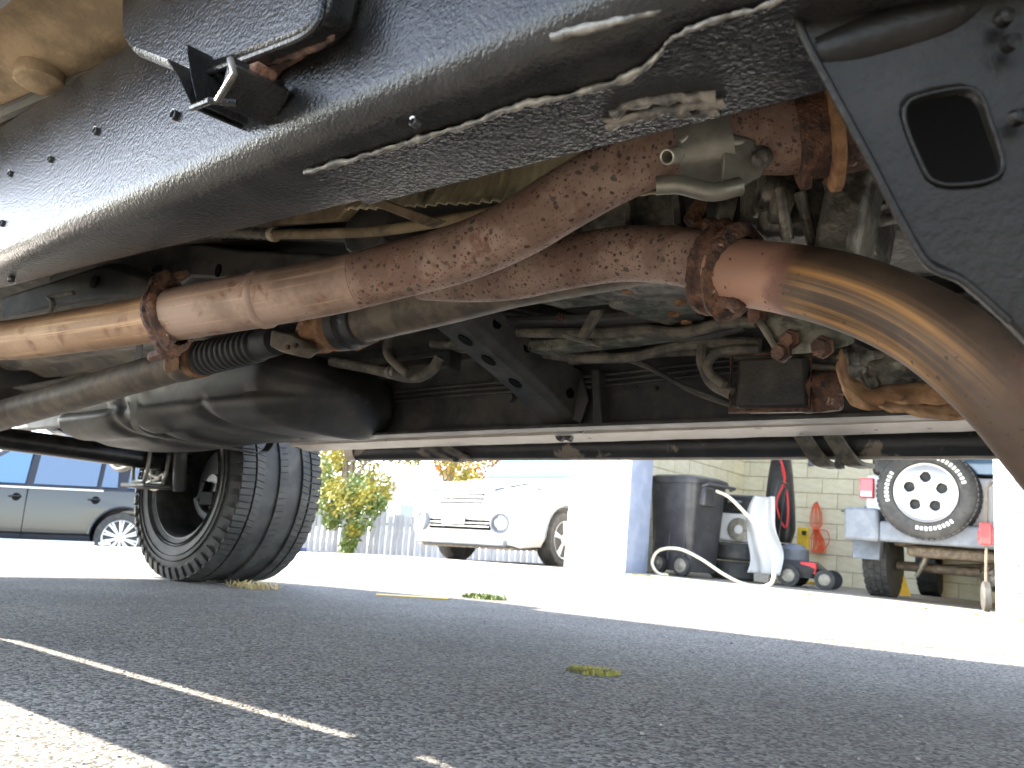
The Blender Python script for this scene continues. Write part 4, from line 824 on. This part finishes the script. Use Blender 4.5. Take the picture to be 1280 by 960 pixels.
# yellow jack, orange cord, pale hose
lo = gl(1003, 722, 3.2); JK = gthing('yellow_stand', (lo.x, 3.2), 'upright yellow metal stand against the cream back wall', 'stand')
b = MB(); b.box((0, 0, .36), (.14, .06, .66)); b.build('post', M_yel, JK, bevel=.01); MB().box((0, 0, .015), (.26, .2, .03)).build('foot', M_yel, JK, bevel=.005); MB().box((.02, -.04, .62), (.05, .03, .05)).build('catch', M_black, JK, bevel=.004)
OCo = gl(1021, 628, 3.78); OC = empty('extension_cord', GM @ OCo); tag(OC, 'bundled orange extension cord hanging on the cream wall', 'cord')
b = MB(); rn = random.Random(3)
for k in range(9):
    x0 = -.07+.0175*k; pts = [V(x0*.35, -.03, -.01), V(x0, -.035-.01*(k % 3), -.15), V(x0*1.05, -.04, -.30), V(x0*.4, -.05, -.36), V(x0*1.1+rn.uniform(-.02, .02), -.035, -.48), V(x0*1.2, -.045, -.62-.03*rn.random()), V(x0*1.2+.03, -.04, -.64), V(x0*.9+.03, -.03, -.5), V(x0*.4, -.03, -.36)]
    b.tube(spl(pts, 5), .005, 6)
b.build('cord_loops', M_orangep, OC); b = MB(); b.tube([V(.05*math.cos(a), -.04+.03*math.sin(a), -.36) for a in [2*math.pi*k/16 for k in range(16)]], .01, 6, closed=True); b.build('cord_wrap', M_orangep, OC)
b = MB(); b.tube(spl([V(.06, -.03, -.36), V(.14, -.03, -.38), V(.16, -.03, -.5), V(.10, -.03, -.6), V(.04, -.03, -.62)], 6), .006, 6); b.build('loose_loop', M_orangep, OC)
b = MB(); b.lathe((0, .01, .0), (0, -1, 0), [(0, .012), (.06, .008), (.062, .001)], 8, cap=False); b.build('wall_hook', M_grey, OC)
hp = [(896, 614, .70), (912, 622, .60), (935, 645, .52), (955, 668, .46), (967, 700, .42), (966, 726, .40), (955, 734, .38)]
b = MB(); q = [P(x, y, Y=7.2+d) for x, y, d in hp]; b.tube(spl(q, 8), .017, 10)
h2 = [(955, 734, .38), (930, 730, .38), (905, 718, .38), (875, 698, .38), (848, 686, .36), (824, 688, .36), (815, 703, .34), (822, 716, .33), (835, 719, .33)]
b.tube(spl([P(x, y, Y=7.2+d) for x, y, d in h2], 8), .016, 10)
tag(b.build('garden_hose', M_beige), 'pale beige hose looped in front of the charcoal trash bin', 'hose')

# ------------------------------------------------------------------ off-road car standing in the bay
JO = gl(1155, 700, .85); JP = gthing('off_road_car', (1.22, .85), 'white off-road car seen from the rear with a spare wheel, parked in the garage bay', 'car')
JB = MB(); 
def bxr(x0, x1, y0, y1, z0, z1): return MB().box(((x0+x1)/2, (y0+y1)/2, (z0+z1)/2), (x1-x0, y1-y0, z1-z0))
TB = bxr(-.78, .78, 0, 2.4, .68, 1.12).build('tub', M_wpaint, JP, bevel=.03)
bxr(-.62, .62, -.012, .0, .74, 1.10).build('tailgate', M_wpaint, TB, bevel=.01)
HT = bxr(-.74, .74, .03, 2.0, 1.124, 1.80).build('hard_top', M_black, JP, bevel=.05)
bxr(-.56, .66, .012, .03, 1.15, 1.62).build('rear_glass', M_bglass, HT, bevel=.01)
bxr(-.74, .74, 2.42, 3.6, .72, 1.10).build('hood', M_wpaint, JP, bevel=.04)
for s_ in (-1, 1):
    TL = bxr(min(s_*.70, s_*.83), max(s_*.70, s_*.83), -.035, .03, .90, 1.09).build('tail_lamp', M_red, JP, bevel=.012)
    bxr(min(s_*.715, s_*.815), max(s_*.715, s_*.815), -.041, -.034, .915, .965).build('reverse_lens', M_lens, TL)
    bxr(min(s_*.62, s_*.92), max(s_*.62, s_*.92), -.20, .06, .50, .80).build('bumper_end', M_greypl, JP, bevel=.03)
    b = MB(); b.prism([V(s_*.68, .10, .34), V(s_*.68, .14, .50), V(s_*.68, .5, .86), V(s_*.68, .9, .86), V(s_*.68, 1.2, .6), V(s_*.68, .95, .8), V(s_*.68, .5, .80), V(s_*.68, .18, .34)], V(s_*.24, 0, 0)); b.build('fender_flare', M_greypl, JP, bevel=.01)
bxr(-.62, .62, -.18, .05, .51, .69).build('rear_bumper', M_greypl, JP, bevel=.02)
bxr(-.45, .50, .10, .50, .40, .50).build('tank_skid', M_shaft, JP, bevel=.03)
def jwheel(x, y, r=.385, wd=.25, nm='rear_wheel'):
    W = empty(nm, (x, y, r)); W.parent = JP; h = wd/2; b = MB()
    b.lathe((0, 0, 0), (1, 0, 0), [(-h, .22), (-h, .30), (-h+.02, r-.015), (-h+.04, r-.006), (h-.04, r-.006), (h-.02, r-.015), (h, .30), (h, .22)], 48, cap=True); b.build('tyre', M_tyre, W, smooth=40)
    b = MB()
    for i, yy in enumerate((-.085, -.03, .03, .085)):
        for q in range(30):
            a = 2*math.pi*(q+.5*(i % 2))/30; b.box(V(yy, (r-.004)*math.sin(a), (r-.004)*math.cos(a)), (.045, .055, .012), Matrix.Rotation(-a, 3, 'X'))
    b.build('tread', M_tyre, W, smooth=0, kind='stuff'); return W
jwheel(-.76, .62); jwheel(.76, .62); jwheel(-.76, 3.0, nm='front_wheel'); jwheel(.76, 3.0, nm='front_wheel')
b = MB(); b.tube([V(-.66, .62, .31), V(.66, .62, .31)], .045, 16); AXJ = b.build('rear_axle', M_shaft, JP)
b = MB(); b.lathe((.22, .62, .30), (0, -1, 0), [(-.14, .06), (-.06, .15), (.03, .155), (.06, .14), (.13, .11), (.15, .06), (.15, .001)], 28, cap=False); b.build('differential', M_alum, AXJ)
b = MB(); b.tube([V(-.40, .50, .30), V(-.28, .44, .60)], .03, 12); b.tube([V(-.45, .52, .22), V(-.40, .50, .30)], .018, 10); b.build('shock_absorber', M_grey, JP)
b = MB(); b.tube([V(.10, .5, .30), V(.35, .4, .52)], .02, 10); b.tube([V(-.62, .66, .30), V(.5, .7, .42)], .018, 10); b.build('track_bar', M_shaft, JP)
bxr(-.60, .60, .3, 2.9, .49, .55).build('chassis', M_shaft, JP, bevel=.02)
for s_ in (-1, 1): 
    b = MB(); q = [V(s_*.48, .62+.06*math.sin(k*.9), .40+.006*k+.0) for k in range(2)]; b.tube([V(s_*.48+.055*math.cos(k*.6), .70+.055*math.sin(k*.6), .41+.003*k) for k in range(40)], .011, 6); b.build('coil_spring', M_coat2, JP)
# spare wheel on the tailgate
sl = JP.matrix_basis.inverted() @ P(1160, 617, Y=7.90)
SW = empty('spare_wheel', (sl.x, -.14, sl.z)); SW.parent = JP
b = MB(); b.lathe((0, 0, 0), (0, -1, 0), [(-.13, .24), (-.13, .34), (-.115, .385), (-.09, .405), (.09, .405), (.115, .388), (.13, .35), (.135, .31), (.13, .27), (.115, .262), (.09, .26)], 72); b.build('tyre', M_tyre, SW, smooth=40)
b = MB()
for i, yy in enumerate((-.09, -.045, 0, .045, .09)):
    for q in range(56):
        a = 2*math.pi*(q+.5*(i % 2))/56; b.box(V(.404*math.sin(a), yy, .404*math.cos(a)), (.034, .036, .014), Matrix.Rotation(a, 3, 'Y'))
b.build('tread', M_tyre, SW, smooth=0, kind='stuff')
outer_ = [V(.25*math.sin(2*math.pi*k/60), -.118, .25*math.cos(2*math.pi*k/60)) for k in range(60)]
b = MB(); b.lathe((0, 0, 0), (0, -1, 0), [(.05, .258), (.13, .262), (.137, .255), (.13, .243), (.112, .235)], 56, cap=False); b.build('rim_lip', M_chrome, SW)
# dished alloy face: five broad spokes with round windows between
def rim_face(u, v):
    a = 2*math.pi*u; r = .045+.195*v; return V(r*math.sin(a), -.112-.03*math.sin(v*3.1)*.6, r*math.cos(a))
face = MB(); nu, nv = 120, 26; keep = []
holes = [V(.135*math.sin(2*math.pi*k/5+.02), 0, .135*math.cos(2*math.pi*k/5+.02)) for k in range(5)]
vs = [rim_face(i/nu, j/nv) for i in range(nu) for j in range(nv+1)]; fs = []
for i in range(nu):
    for j in range(nv):
        f_ = (i*(nv+1)+j, ((i+1) % nu)*(nv+1)+j, ((i+1) % nu)*(nv+1)+j+1, i*(nv+1)+j+1)
        c = sum((vs[t] for t in f_), V(0, 0, 0))/4
        if min((V(c.x, 0, c.z)-h_).length for h_ in holes) > .045: fs.append(f_)
face.add(vs, fs); face.build('alloy_face', M_chrome, SW, smooth=50, solid=.012)
for h_ in holes:
    b = MB(); b.lathe(h_+V(0, -.128, 0), (0, 1, 0), [(0, .047), (.05, .044), (.052, .001)], 24, cap=False); b.build('window_recess', M_dark, SW)
b = MB(); b.lathe((0, -.112, 0), (0, -1, 0), [(0, .05), (.02, .045), (.026, .03), (.026, .001)], 24, cap=False); b.build('hub_cap', M_silver, SW)
b = MB(); rn = random.Random(5)
for a0, n_ in ((R(20), 9), (R(140), 9), (R(255), 8)):
    for k in range(n_):
        a = a0+k*R(6.5); hh = .020+.004*rn.random(); b.box(V(.315*math.sin(a), -.1365, .315*math.cos(a)), (.022, .004, hh*1.5), Matrix.Rotation(a, 3, 'Y'))
b.build('raised_lettering', M_letter, SW, smooth=0, kind='stuff')
# red headed tool on a pole with a small wheel, leaning by the jamb
lo = gl(1233, 764, .5); TT = gthing('edging_tool', (lo.x+.0, .5), 'red headed garden tool on a thin pole with a small wheel beside the jamb', 'garden tool')
b = MB(); b.tube([V(.0, 0, .14), V(.01, .0, .6), V(.02, 0, 1.0), V(.06, 0, 1.06)], .012, 8); b.build('pole', M_shaft, TT)
b = MB(); b.box((.01, -.03, .62), (.09, .07, .18)); b.box((-.035, -.03, .60), (.03, .05, .09)); b.build('red_housing', M_redp, TT, bevel=.018)
b = MB(); b.lathe((0, 0, .12), (1, .25, 0), [(-.03, .05), (-.03, .10), (-.02, .12), (.02, .12), (.03, .10), (.03, .05)], 28); b.build('small_wheel', M_tyre, TT)
lo = gl(1124, 742, 2.6); YS = gthing('yellow_jack_stand', (lo.x, 2.6), 'low yellow jack stand on the floor beyond the off-road car', 'jack stand')
b = MB(); b.loft([sqr(.12, .12, 0, 4), sqr(.05, .05, .22, 4)]); b.build('base', M_yel, YS, smooth=0); MB().box((0, 0, .26), (.04, .04, .12)).build('post', M_yel, YS)

# ------------------------------------------------------------------ cars outside
def cut_arches(o, cyl):
    for (c, ax, r, L_) in cyl:
        cu = MB().lathe(Vector(c)-Vector(ax)*L_/2, ax, [(0, r), (L_, r)], 40).build('cutter', M_dark, None)
        cu.matrix_world = o.parent.matrix_basis.copy()
        md = o.modifiers.new('cut', 'BOOLEAN'); md.operation = 'DIFFERENCE'; md.object = cu; md.solver = 'EXACT'
        bpy.context.view_layer.update(); dg = bpy.context.evaluated_depsgraph_get()
        me = bpy.data.meshes.new_from_object(o.evaluated_get(dg)); o.modifiers.clear(); o.data = me
        bpy.data.objects.remove(cu)
    o.data.polygons.foreach_set('use_smooth', [True]*len(o.data.polygons)); o.data.set_sharp_from_angle(angle=R(30))
def car_wheel(par, x, y, r, spokes, rimr, m_, nm):
    W = empty(nm, (x, y, r)); W.parent = par; s_ = math.copysign(1, y)
    b = MB(); b.lathe((0, 0, 0), (0, s_, 0), [(-.11, rimr*.9), (-.11, r*.93), (-.08, r), (.08, r), (.11, r*.95), (.115, r*.86), (.10, rimr)], 56); b.build('tyre', M_tyre, W, smooth=40)
    b = MB(); b.lathe((0, 0, 0), (0, s_, 0), [(.06, rimr*.9), (.105, rimr*1.01), (.112, rimr), (.105, rimr*.95), (.06, rimr*.93)], 48, cap=False); b.build('rim', m_, W)
    b = MB(); b.lathe((0, s_*.055, 0), (0, s_, 0), [(0, rimr*.95), (.002, .001)], 32, cap=False); b.build('rim_back', M_dark, W)
    for k in range(spokes):
        a = 2*math.pi*k/spokes
        for da in (-.10, .10):
            p0 = V(.05*math.sin(a), s_*.095, .05*math.cos(a)); p1 = V(rimr*.97*math.sin(a+da), s_*.10, rimr*.97*math.cos(a+da))
            b = MB(); b.tube([p0, p1], [.020, .015], 6); b.build('spoke', m_, W)
    b = MB(); b.lathe((0, s_*.085, 0), (0, s_, 0), [(0, .075), (.02, .07), (.03, .045), (.03, .001)], 24, cap=False); b.build('hub', m_, W); return W
def shell(par, name, st, mat_, bev=.0):
    b = MB(); b.loft([[V(x, -w0, zb), V(x, -w1, zb+.12), V(x, -w1, zb+(zs-zb)*.62), V(x, -w1*.985, zs-.05), V(x, -w1*.95, zs), V(x, w1*.95, zs), V(x, w1*.985, zs-.05), V(x, w1, zb+(zs-zb)*.62), V(x, w1, zb+.12), V(x, w0, zb)] for x, zb, zs, w0, w1 in st])
    return b.build(name, mat_, par, smooth=35)
def cabin(par, st, mat_):
    b = MB(); b.loft([[V(x, -w0, z0), V(x, -w1-.01, z1-.06), V(x, -w1+.05, z1), V(x, w1-.05, z1), V(x, w1+.01, z1-.06), V(x, w0, z0)] for x, z0, z1, w0, w1 in st])
    return b.build('cabin', mat_, par, smooth=35)
def side_quad(w0, w1, z0, z1, s_, pts, off=.022):
    """window polygon (x, t) on the cabin side between belt t=0 and roof t=1"""
    q = []
    for x, t in pts: q.append(V(x, s_*(w0+(w1+.01-w0)*t+off-.004), z0+(z1-.06-z0)*t))
    return MB().prism(q, V(0, s_*.004, .001))
# black sport utility at the left
rw = P(147, 707, D=12.2); hd = V(-.641, -.755, 0).normalized(); lf = V(-hd.y, hd.x, 0)
org = V(rw.x, rw.y, 0) + hd*1.42 - lf*.90; org.z = gz(rw.x, rw.y)
SU = tag(empty('black_suv', org, (0, R(1.5), math.atan2(hd.y, hd.x))), 'shiny black sport utility vehicle parked beyond the rear wheel at far left', 'car')
st = [(-2.32, .50, 1.02, .75, .86), (-2.2, .36, 1.10, .86, .95), (-1.8, .32, 1.13, .90, .97), (-.6, .30, 1.12, .90, .98), (.6, .30, 1.10, .90, .98), (1.4, .32, 1.07, .88, .97), (2.0, .36, 1.0, .84, .94), (2.35, .5, .92, .72, .84)]
BDY = shell(SU, 'body', st, M_bpaint)
CAB = cabin(SU, [(-2.2, 1.10, 1.14, .88, .84), (-2.05, 1.11, 1.66, .90, .74), (-1.7, 1.12, 1.74, .92, .74), (-.4, 1.11, 1.77, .93, .75), (.35, 1.1, 1.72, .93, .73), (.75, 1.09, 1.50, .92, .76), (1.25, 1.07, 1.10, .90, .84)], M_bpaint)
cut_arches(BDY, [((x, y, .38), (0, 1, 0), .44, .5) for x in (-1.42, 1.45) for y in (-.95, .95)])
for s_ in (1, -1):
    for nm, pts in (('front_door_glass', [(.95, .05), (.02, .05), (.02, .93), (.30, .93)]), ('rear_door_glass', [(-.10, .05), (-.98, .05), (-.98, .93), (-.10, .93)]), ('quarter_glass', [(-1.05, .05), (-1.28, .05), (-1.22, .93), (-1.05, .93)]), ('cargo_glass', [(-1.42, .05), (-1.98, .05), (-1.85, .90), (-1.42, .93)])):
        side_quad(.925, .745, 1.105, 1.75, s_, pts).build(nm, M_bglass if 'front' in nm else M_glass, CAB)
    MB().box((-.15, s_*.984, 1.075), (1.9, .02, .025)).build('belt_moulding', M_chrome, BDY)
    MB().box((-.1, s_*.93, .285), (2.4, .12, .05)).build('sill_trim', M_silver, BDY, bevel=.012)
    for x in (.10, -1.0):
        b = MB(); b.lathe((x, s_*.985, .93), (0, s_, 0), [(-.01, .06), (.004, .055), (.005, .001)], 16, cap=False); b.build('handle_cup', M_dark, BDY); b = MB(); b.tube([V(x+.10, s_*.995, .935), V(x, s_*1.01, .94), V(x-.06, s_*.995, .94)], .014, 8); b.build('door_handle', M_bpaint, BDY)
    for x in (-.04, 1.02): MB().box((x, s_*.983, .70), (.008, .006, .75)).build('door_gap', M_dark, BDY)
    b = MB(); b.loft([[V(.78, s_*(.95+y), 1.10+z) for y, z in ((0, 0), (.22, .02), (.24, .14), (.02, .13))], [V(.92, s_*(.97+y), 1.11+z) for y, z in ((0, 0.02), (.18, .03), (.2, .11), (.02, .11))]]); b.build('mirror', M_bpaint, SU, bevel=.01)
    b = MB(); b.tube([V(-1.42+.455*math.cos(a), s_*.975, .38+.455*math.sin(a)) for a in [R(5+k*10) for k in range(18)]], .022, 8); b.build('arch_lip', M_bpaint, BDY)
    for x in (-1.42, 1.45): car_wheel(SU, x, s_*.88, .38, 10, .265, M_silver, 'road_wheel')
# white wagon beside the garage
WG = tag(empty('white_wagon', V(-6.5, 8.4, gz(-6.0, 8.4)-.02), (0, R(1.5), R(-90))), 'white wagon facing the camera with a round fog lamp beside the garage pillar', 'car')
st = [(.92, .34, .74, .55, .62), (.88, .26, .86, .70, .80), (.74, .22, .95, .80, .89), (.45, .24, 1.02, .84, .92), (-.2, .22, 1.08, .84, .92), (-1.6, .22, 1.10, .84, .92), (-3.0, .24, 1.10, .82, .90), (-3.6, .34, 1.05, .74, .84)]
BW = shell(WG, 'body', st, M_wpaint)
CW = cabin(WG, [(-.35, 1.06, 1.09, .82, .76), (-.75, 1.08, 1.40, .85, .70), (-1.15, 1.08, 1.63, .86, .66), (-2.0, 1.09, 1.70, .86, .66), (-3.0, 1.09, 1.63, .84, .64), (-3.55, 1.07, 1.12, .80, .72)], M_wpaint)
cut_arches(BW, [((x, y, .34), (0, 1, 0), .40, .5) for x in (0, -2.7) for y in (-.92, .92)])
b = MB(); b.prism([V(-.42, -.72, 1.125), V(-.42, .72, 1.125), V(-1.10, .60, 1.60), V(-1.10, -.60, 1.60)], V(.06, 0, .075)); b.build('windscreen', M_bglass, CW)
for s_ in (1, -1):
    side_quad(.855, .66, 1.0, 1.6, s_, [(-.75, .05), (-1.75, .05), (-1.75, .9), (-1.3, .9)]).build('side_glass', M_glass, CW); side_quad(.855, .66, 1.0, 1.6, s_, [(-1.85, .05), (-3.1, .05), (-2.9, .85), (-1.85, .9)]).build('side_glass', M_glass, CW)
    b = MB(); b.lathe((.925, s_*.62, .50), (1, s_*.35, 0), [(-.02, .125), (.02, .12), (.025, .108), (.0, .085), (-.015, .08), (-.015, .001)], 32, cap=False); FGo = b.build('fog_lamp_housing', M_greypl, BW)
    b = MB(); b.lathe((.94, s_*.625, .50), (1, s_*.35, 0), [(-.02, .062), (.0, .06), (.012, .04), (.014, .001)], 28, cap=False); b.build('fog_lamp', M_lens, FGo)
    b = MB(); b.prism([V(.87, s_*.46, .80), V(.82, s_*.76, .84), V(.50, s_*.905, .90), V(.48, s_*.905, .98), V(.70, s_*.80, .97), V(.84, s_*.45, .90)], V(.035, s_*.02, .01)); HL = b.build('headlamp', mat('headlamp_lens', (.09, .10, .11), rough=.12, coat=.5), BW, bevel=.008)
    b = MB(); b.lathe((.84, s_*.66, .88), (1, s_*.4, .15), [(0, .055), (.03, .05), (.032, .001)], 20, cap=False); b.build('lamp_projector', M_lens, HL)
    b = MB(); b.tube([V(.42*math.cos(a), s_*.915, .34+.42*math.sin(a)) for a in [R(2+k*11) for k in range(17)]], .02, 8); b.build('arch_cladding', M_greypl, BW)
    for x in (0, -2.7): car_wheel(WG, x, s_*.82, .34, 5, .23, M_silver, 'road_wheel')
    b = MB(); b.loft([[V(-.62, s_*(.88+y), 1.02+z) for y, z in ((0, 0), (.18, .02), (.2, .13), (.02, .12))], [V(-.5, s_*(.9+y), 1.03+z) for y, z in ((0, 0.02), (.14, .03), (.16, .10), (.02, .10))]]); b.build('mirror', M_wpaint, WG, bevel=.01)
MB().box((.905, 0, .78), (.04, .7, .13)).build('upper_grille', M_bin, BW, bevel=.01)
for z in (.75, .80): MB().box((.925, 0, z), (.03, .8, .025)).build('grille_bar', M_chrome, BW, bevel=.006)
MB().box((.905, 0, .47), (.06, .98, .12)).build('lower_grille', M_dark, BW, bevel=.01)
for z in (.45, .49): MB().box((.942, 0, z), (.015, .94, .012)).build('grille_bar', M_wpaint, BW)
MB().box((.955, -.08, .56), (.03, .36, .18)).build('number_plate', M_white, BW, bevel=.006)
MB().box((.86, 0, .27), (.16, 1.42, .08)).build('bumper_lip', M_greypl, BW, bevel=.02)
MB().box((.3, 0, .21), (1.1, 1.5, .03)).build('under_tray', M_shaft, BW, bevel=.004)

# ------------------------------------------------------------------ fence, trees, house
f0, f1 = V(-19.5, 11.3, 0), V(-9.2, 18.6, 0); fd = (f1-f0).normalized(); fl = (f1-f0).length
FE = tag(empty('board_fence', V(*f0.xy, -.40), (0, 0, math.atan2(fd.y, fd.x))), 'weathered grey vertical board fence behind the truck wheel and white wagon', 'fence')
bm_ = MB().box((0, 0, .68), (.135, .02, 1.36)); bo = bm_.build('board', M_wood, FE, smooth=0)
for k in range(1, int(fl/.15)): inst(bo, FE, (k*.15, random.uniform(-.006, .006), random.uniform(-.03, .02)), (0, random.uniform(-.012, .012), random.uniform(-.02, .02)), (1, 1, random.uniform(.97, 1.03)))
for z in (.3, 1.1): MB().box((fl/2, .035, z), (fl, .05, .08)).build('rail', M_wood, FE, smooth=0)
def leaves(b, cs, n, size, rn):
    for _ in range(n):
        c, r = rn.choice(cs)
        while True:
            d = V(rn.uniform(-1, 1), rn.uniform(-1, 1), rn.uniform(-1, 1))
            if .25 < d.length < 1: break
        p = Vector(c)+V(d.x*r[0], d.y*r[1], d.z*r[2]) if isinstance(r, tuple) else Vector(c)+d*r
        n_ = V(rn.gauss(0, 1), rn.gauss(0, 1), rn.gauss(0, 1)).normalized(); t = n_.orthogonal().normalized(); q = n_.cross(t); s = size*rn.uniform(.6, 1.3)
        b.add([p-t*s, p+q*s*.5, p+t*s, p-q*s*.5+n_*s*.15], [(0, 1, 2, 3)])
def tree(name, label, base, top, cs, n, size, m1, seed, tr=.09, group=None):
    rn = random.Random(seed); o = tag(empty(name, base, world=True), label, 'tree', group); b = MB()
    base, top = Vector(base), Vector(top); b.tube(spl([base, base*.5+top*.5+V(.1, 0, 0), top], 5), [tr*(1-.07*i) for i in range(11)], 8)
    for c, r in cs: b.tube(spl([base*.45+top*.55, (top+Vector(c))*.5+V(0, 0, .1), Vector(c)], 4), [tr*.4*(1-.09*i) for i in range(9)], 6)
    b.build('trunk', M_bark, o); b = MB(); leaves(b, cs, n, size, rn); b.build('crown', m1, o, smooth=0); return o
def px(x, y, d): return P(x, y, D=d)
def gnd(p, dz=0): return V(p.x, p.y, gz(p.x, p.y)-.02)
t = px(440, 560, 24); tree('yellow_tree', 'yellow green leafy tree behind the fence right of the truck wheel', gnd(t), t, [(px(x, y, 24+(i % 3)), r) for i, (x, y, r) in enumerate(((410, 560, .8), (440, 590, .9), (460, 545, .9), (425, 625, .7), (500, 555, .7), (390, 600, .7), (470, 610, .6), (430, 520, 1.0), (395, 640, .5), (520, 530, .8), (405, 585, .9), (450, 565, .9), (420, 545, .9), (455, 625, .6)))], 9000, .08, M_leafy, 4)
t = px(455, 640, 19.0); vn = tag(empty('climbing_vine', gnd(px(450, 700, 19.0)), world=True), 'green and yellow vine hanging down over the grey fence', 'vine'); rn = random.Random(8); b = MB()
leaves(b, [(px(x, y, 19.2), r) for x, y, r in ((405, 625, .35), (430, 640, .4), (452, 650, .35), (440, 668, .25), (434, 685, .22), (415, 650, .25), (470, 630, .3), (400, 590, .4), (445, 610, .4))], 2600, .06, rn); b.build('foliage', M_leafg, vn, smooth=0)
b = MB(); b.tube(spl([gnd(px(436, 704, 19.2)), px(434, 680, 19.3), px(440, 650, 19.3), px(455, 625, 19.3)], 6), .02, 6); b.build('stem', M_bark, vn)
b = MB()
rn = random.Random(12); leaves(b, [(px(x, y, 19.0), r) for x, y, r in ((430, 632, .35), (455, 622, .3), (420, 610, .3), (442, 662, .18))], 700, .06, rn); b.build('yellow_foliage', M_leafy, vn, smooth=0)
t = px(620, 560, 30); tree('orange_tree', 'orange and yellow autumn tree above the white wagon hood', gnd(t), t, [(px(x, y, 30+(i % 3)), r) for i, (x, y, r) in enumerate(((580, 590, .8), (610, 580, .9), (640, 585, .9), (660, 570, 1.0), (690, 580, .9), (560, 580, .6), (620, 550, 1.1)))], 4200, .09, M_leafo, 9, .12)
t = px(565, 545, 27); tree('pale_yellow_tree', 'thin pale yellow tree with bare branches left of the orange tree', gnd(t), t, [(px(x, y, 27), r) for x, y, r in ((545, 560, .6), (570, 585, .6), (585, 605, .5), (600, 560, .7), (515, 570, .4))], 1500, .075, M_leafy, 14, .07)
hb = px(520, 704, 34); HS_ = tag(empty('white_house', gnd(hb), (0, 0, math.atan2(CR.y, CR.x)-.15)), 'white house with a gable beyond the grey fence', 'house')
hz = .2-gz(hb.x, hb.y); MB().box((0, 2, 1.4), (3.6, 4, 2.8)).build('wall', M_house, HS_)
b = MB(); b.loft([[V(-2.0, y, 2.7), V(2.0, y, 2.7), V(2.0, y, 2.85), V(0, y, 4.1), V(-2.0, y, 2.85)] for y in (-.2, 4.2)]); b.build('roof', M_roof, HS_, smooth=0)
for x in (-.6, .7):
    wo = MB().box((x, -.02, 1.9), (.7, .06, .9)).build('window', M_trim, HS_); MB().box((x, -.055, 1.9), (.56, .02, .76)).build('pane', M_glass, wo)
p = px(368, 690, 15); b = MB(); b.loft([sqr(.2, .15, gz(p.x, p.y)), sqr(.22, .16, gz(p.x, p.y)+.42)]); b.xf(Matrix.Translation(V(p.x, p.y, 0))); tag(b.build('recycling_tub', M_blueobj, None, bevel=.02), 'navy blue plastic tub on the ground beside the truck wheel', 'tub')

# ------------------------------------------------------------------ small things on the ground
def tuft(name, label, p, n, h, spread, m_, seed, cat='weed'):
    rn = random.Random(seed); b = MB(); p = Vector(p)
    for _ in range(n):
        a = rn.uniform(0, 6.28); d = spread*math.sqrt(rn.random()); q = p+V(d*math.cos(a), d*math.sin(a), 0); t = V(rn.gauss(0, .5), rn.gauss(0, .5), 1).normalized(); s = V(math.cos(a+1), math.sin(a+1), 0)
        hh = h*rn.uniform(.4, 1); b.add([q-s*.0025, q+s*.0025, q+t*hh*.6+s*.002, q+t*hh+V(t.x, t.y, -.2)*hh*.3], [(0, 1, 2, 3)])
    tag(b.build(name, m_, None, smooth=0), label, cat)
tuft('weed_tuft', 'low green weed tuft at the edge of the truck shadow', P(606, 748, Z=.0), 420, .035, .10, M_weed, 1)
tuft('straw_tuft', 'dry straw lying in front of the truck rear tyre', P(318, 735, Z=.0), 160, .04, .10, M_dry, 2, 'straw')
tuft('moss_patch', 'yellow green moss patch on the shaded asphalt', P(742, 840, Z=.0), 260, .010, .05, M_moss, 3, 'moss')
b = MB(); a = P(470, 744, Z=0); c = P(560, 749, Z=0); b.box(((a+c)/2)+V(0, 0, .003), ((c-a).length, .05, .003), Matrix.Rotation(math.atan2((c-a).y, (c-a).x), 3, 'Z')); tag(b.build('paint_mark', M_yel, None), 'worn yellow paint mark on the asphalt beyond the truck', 'paint mark')
rn = random.Random(21); b = MB()
for _ in range(170):
    x = rn.uniform(-4.3, 1.0); y = 7.12+rn.gauss(0, .05)
    s = rn.uniform(.012, .03); a = rn.uniform(0, 6.28); c, q = V(math.cos(a), math.sin(a), rn.uniform(-.2, .4))*s, V(-math.sin(a), math.cos(a), rn.uniform(0, .5))*s*.6; p = V(x, y, gz(x, y)+.012)
    b.add([p-c, p+q, p+c, p-q], [(0, 1, 2, 3)])
tag(b.build('fallen_leaves', M_leafy, None, smooth=0), 'scattered dry leaves along the garage threshold', 'leaves', kind='stuff')
rn = random.Random(31); b = MB()
for _ in range(1300):
    d = rn.uniform(.45, 2.6); x_ = rn.uniform(-.6, .6)*d; p = _F*d+_R*x_; s = rn.uniform(.0008, .002)*(1 if rn.random() < .95 else 1.7)*min(1, d)
    vs = [V(p.x, p.y, s*.3)+V(rn.uniform(.6, 1)*s*cx, rn.uniform(.6, 1)*s*cy, rn.uniform(.5, .9)*s*cz) for cx in (-1, 1) for cy in (-1, 1) for cz in (-1, 1)]
    b.add(vs, [(0, 1, 3, 2), (4, 6, 7, 5), (0, 4, 5, 1), (2, 3, 7, 6), (0, 2, 6, 4), (1, 5, 7, 3)])
tag(b.build('loose_grit', mat('grit', (.07, .07, .07), (.2, .19, .17), rough=.8, scale=60, lo=.35, hi=.65), None, smooth=0), 'fine loose grit on the asphalt under the truck', 'grit', kind='stuff')
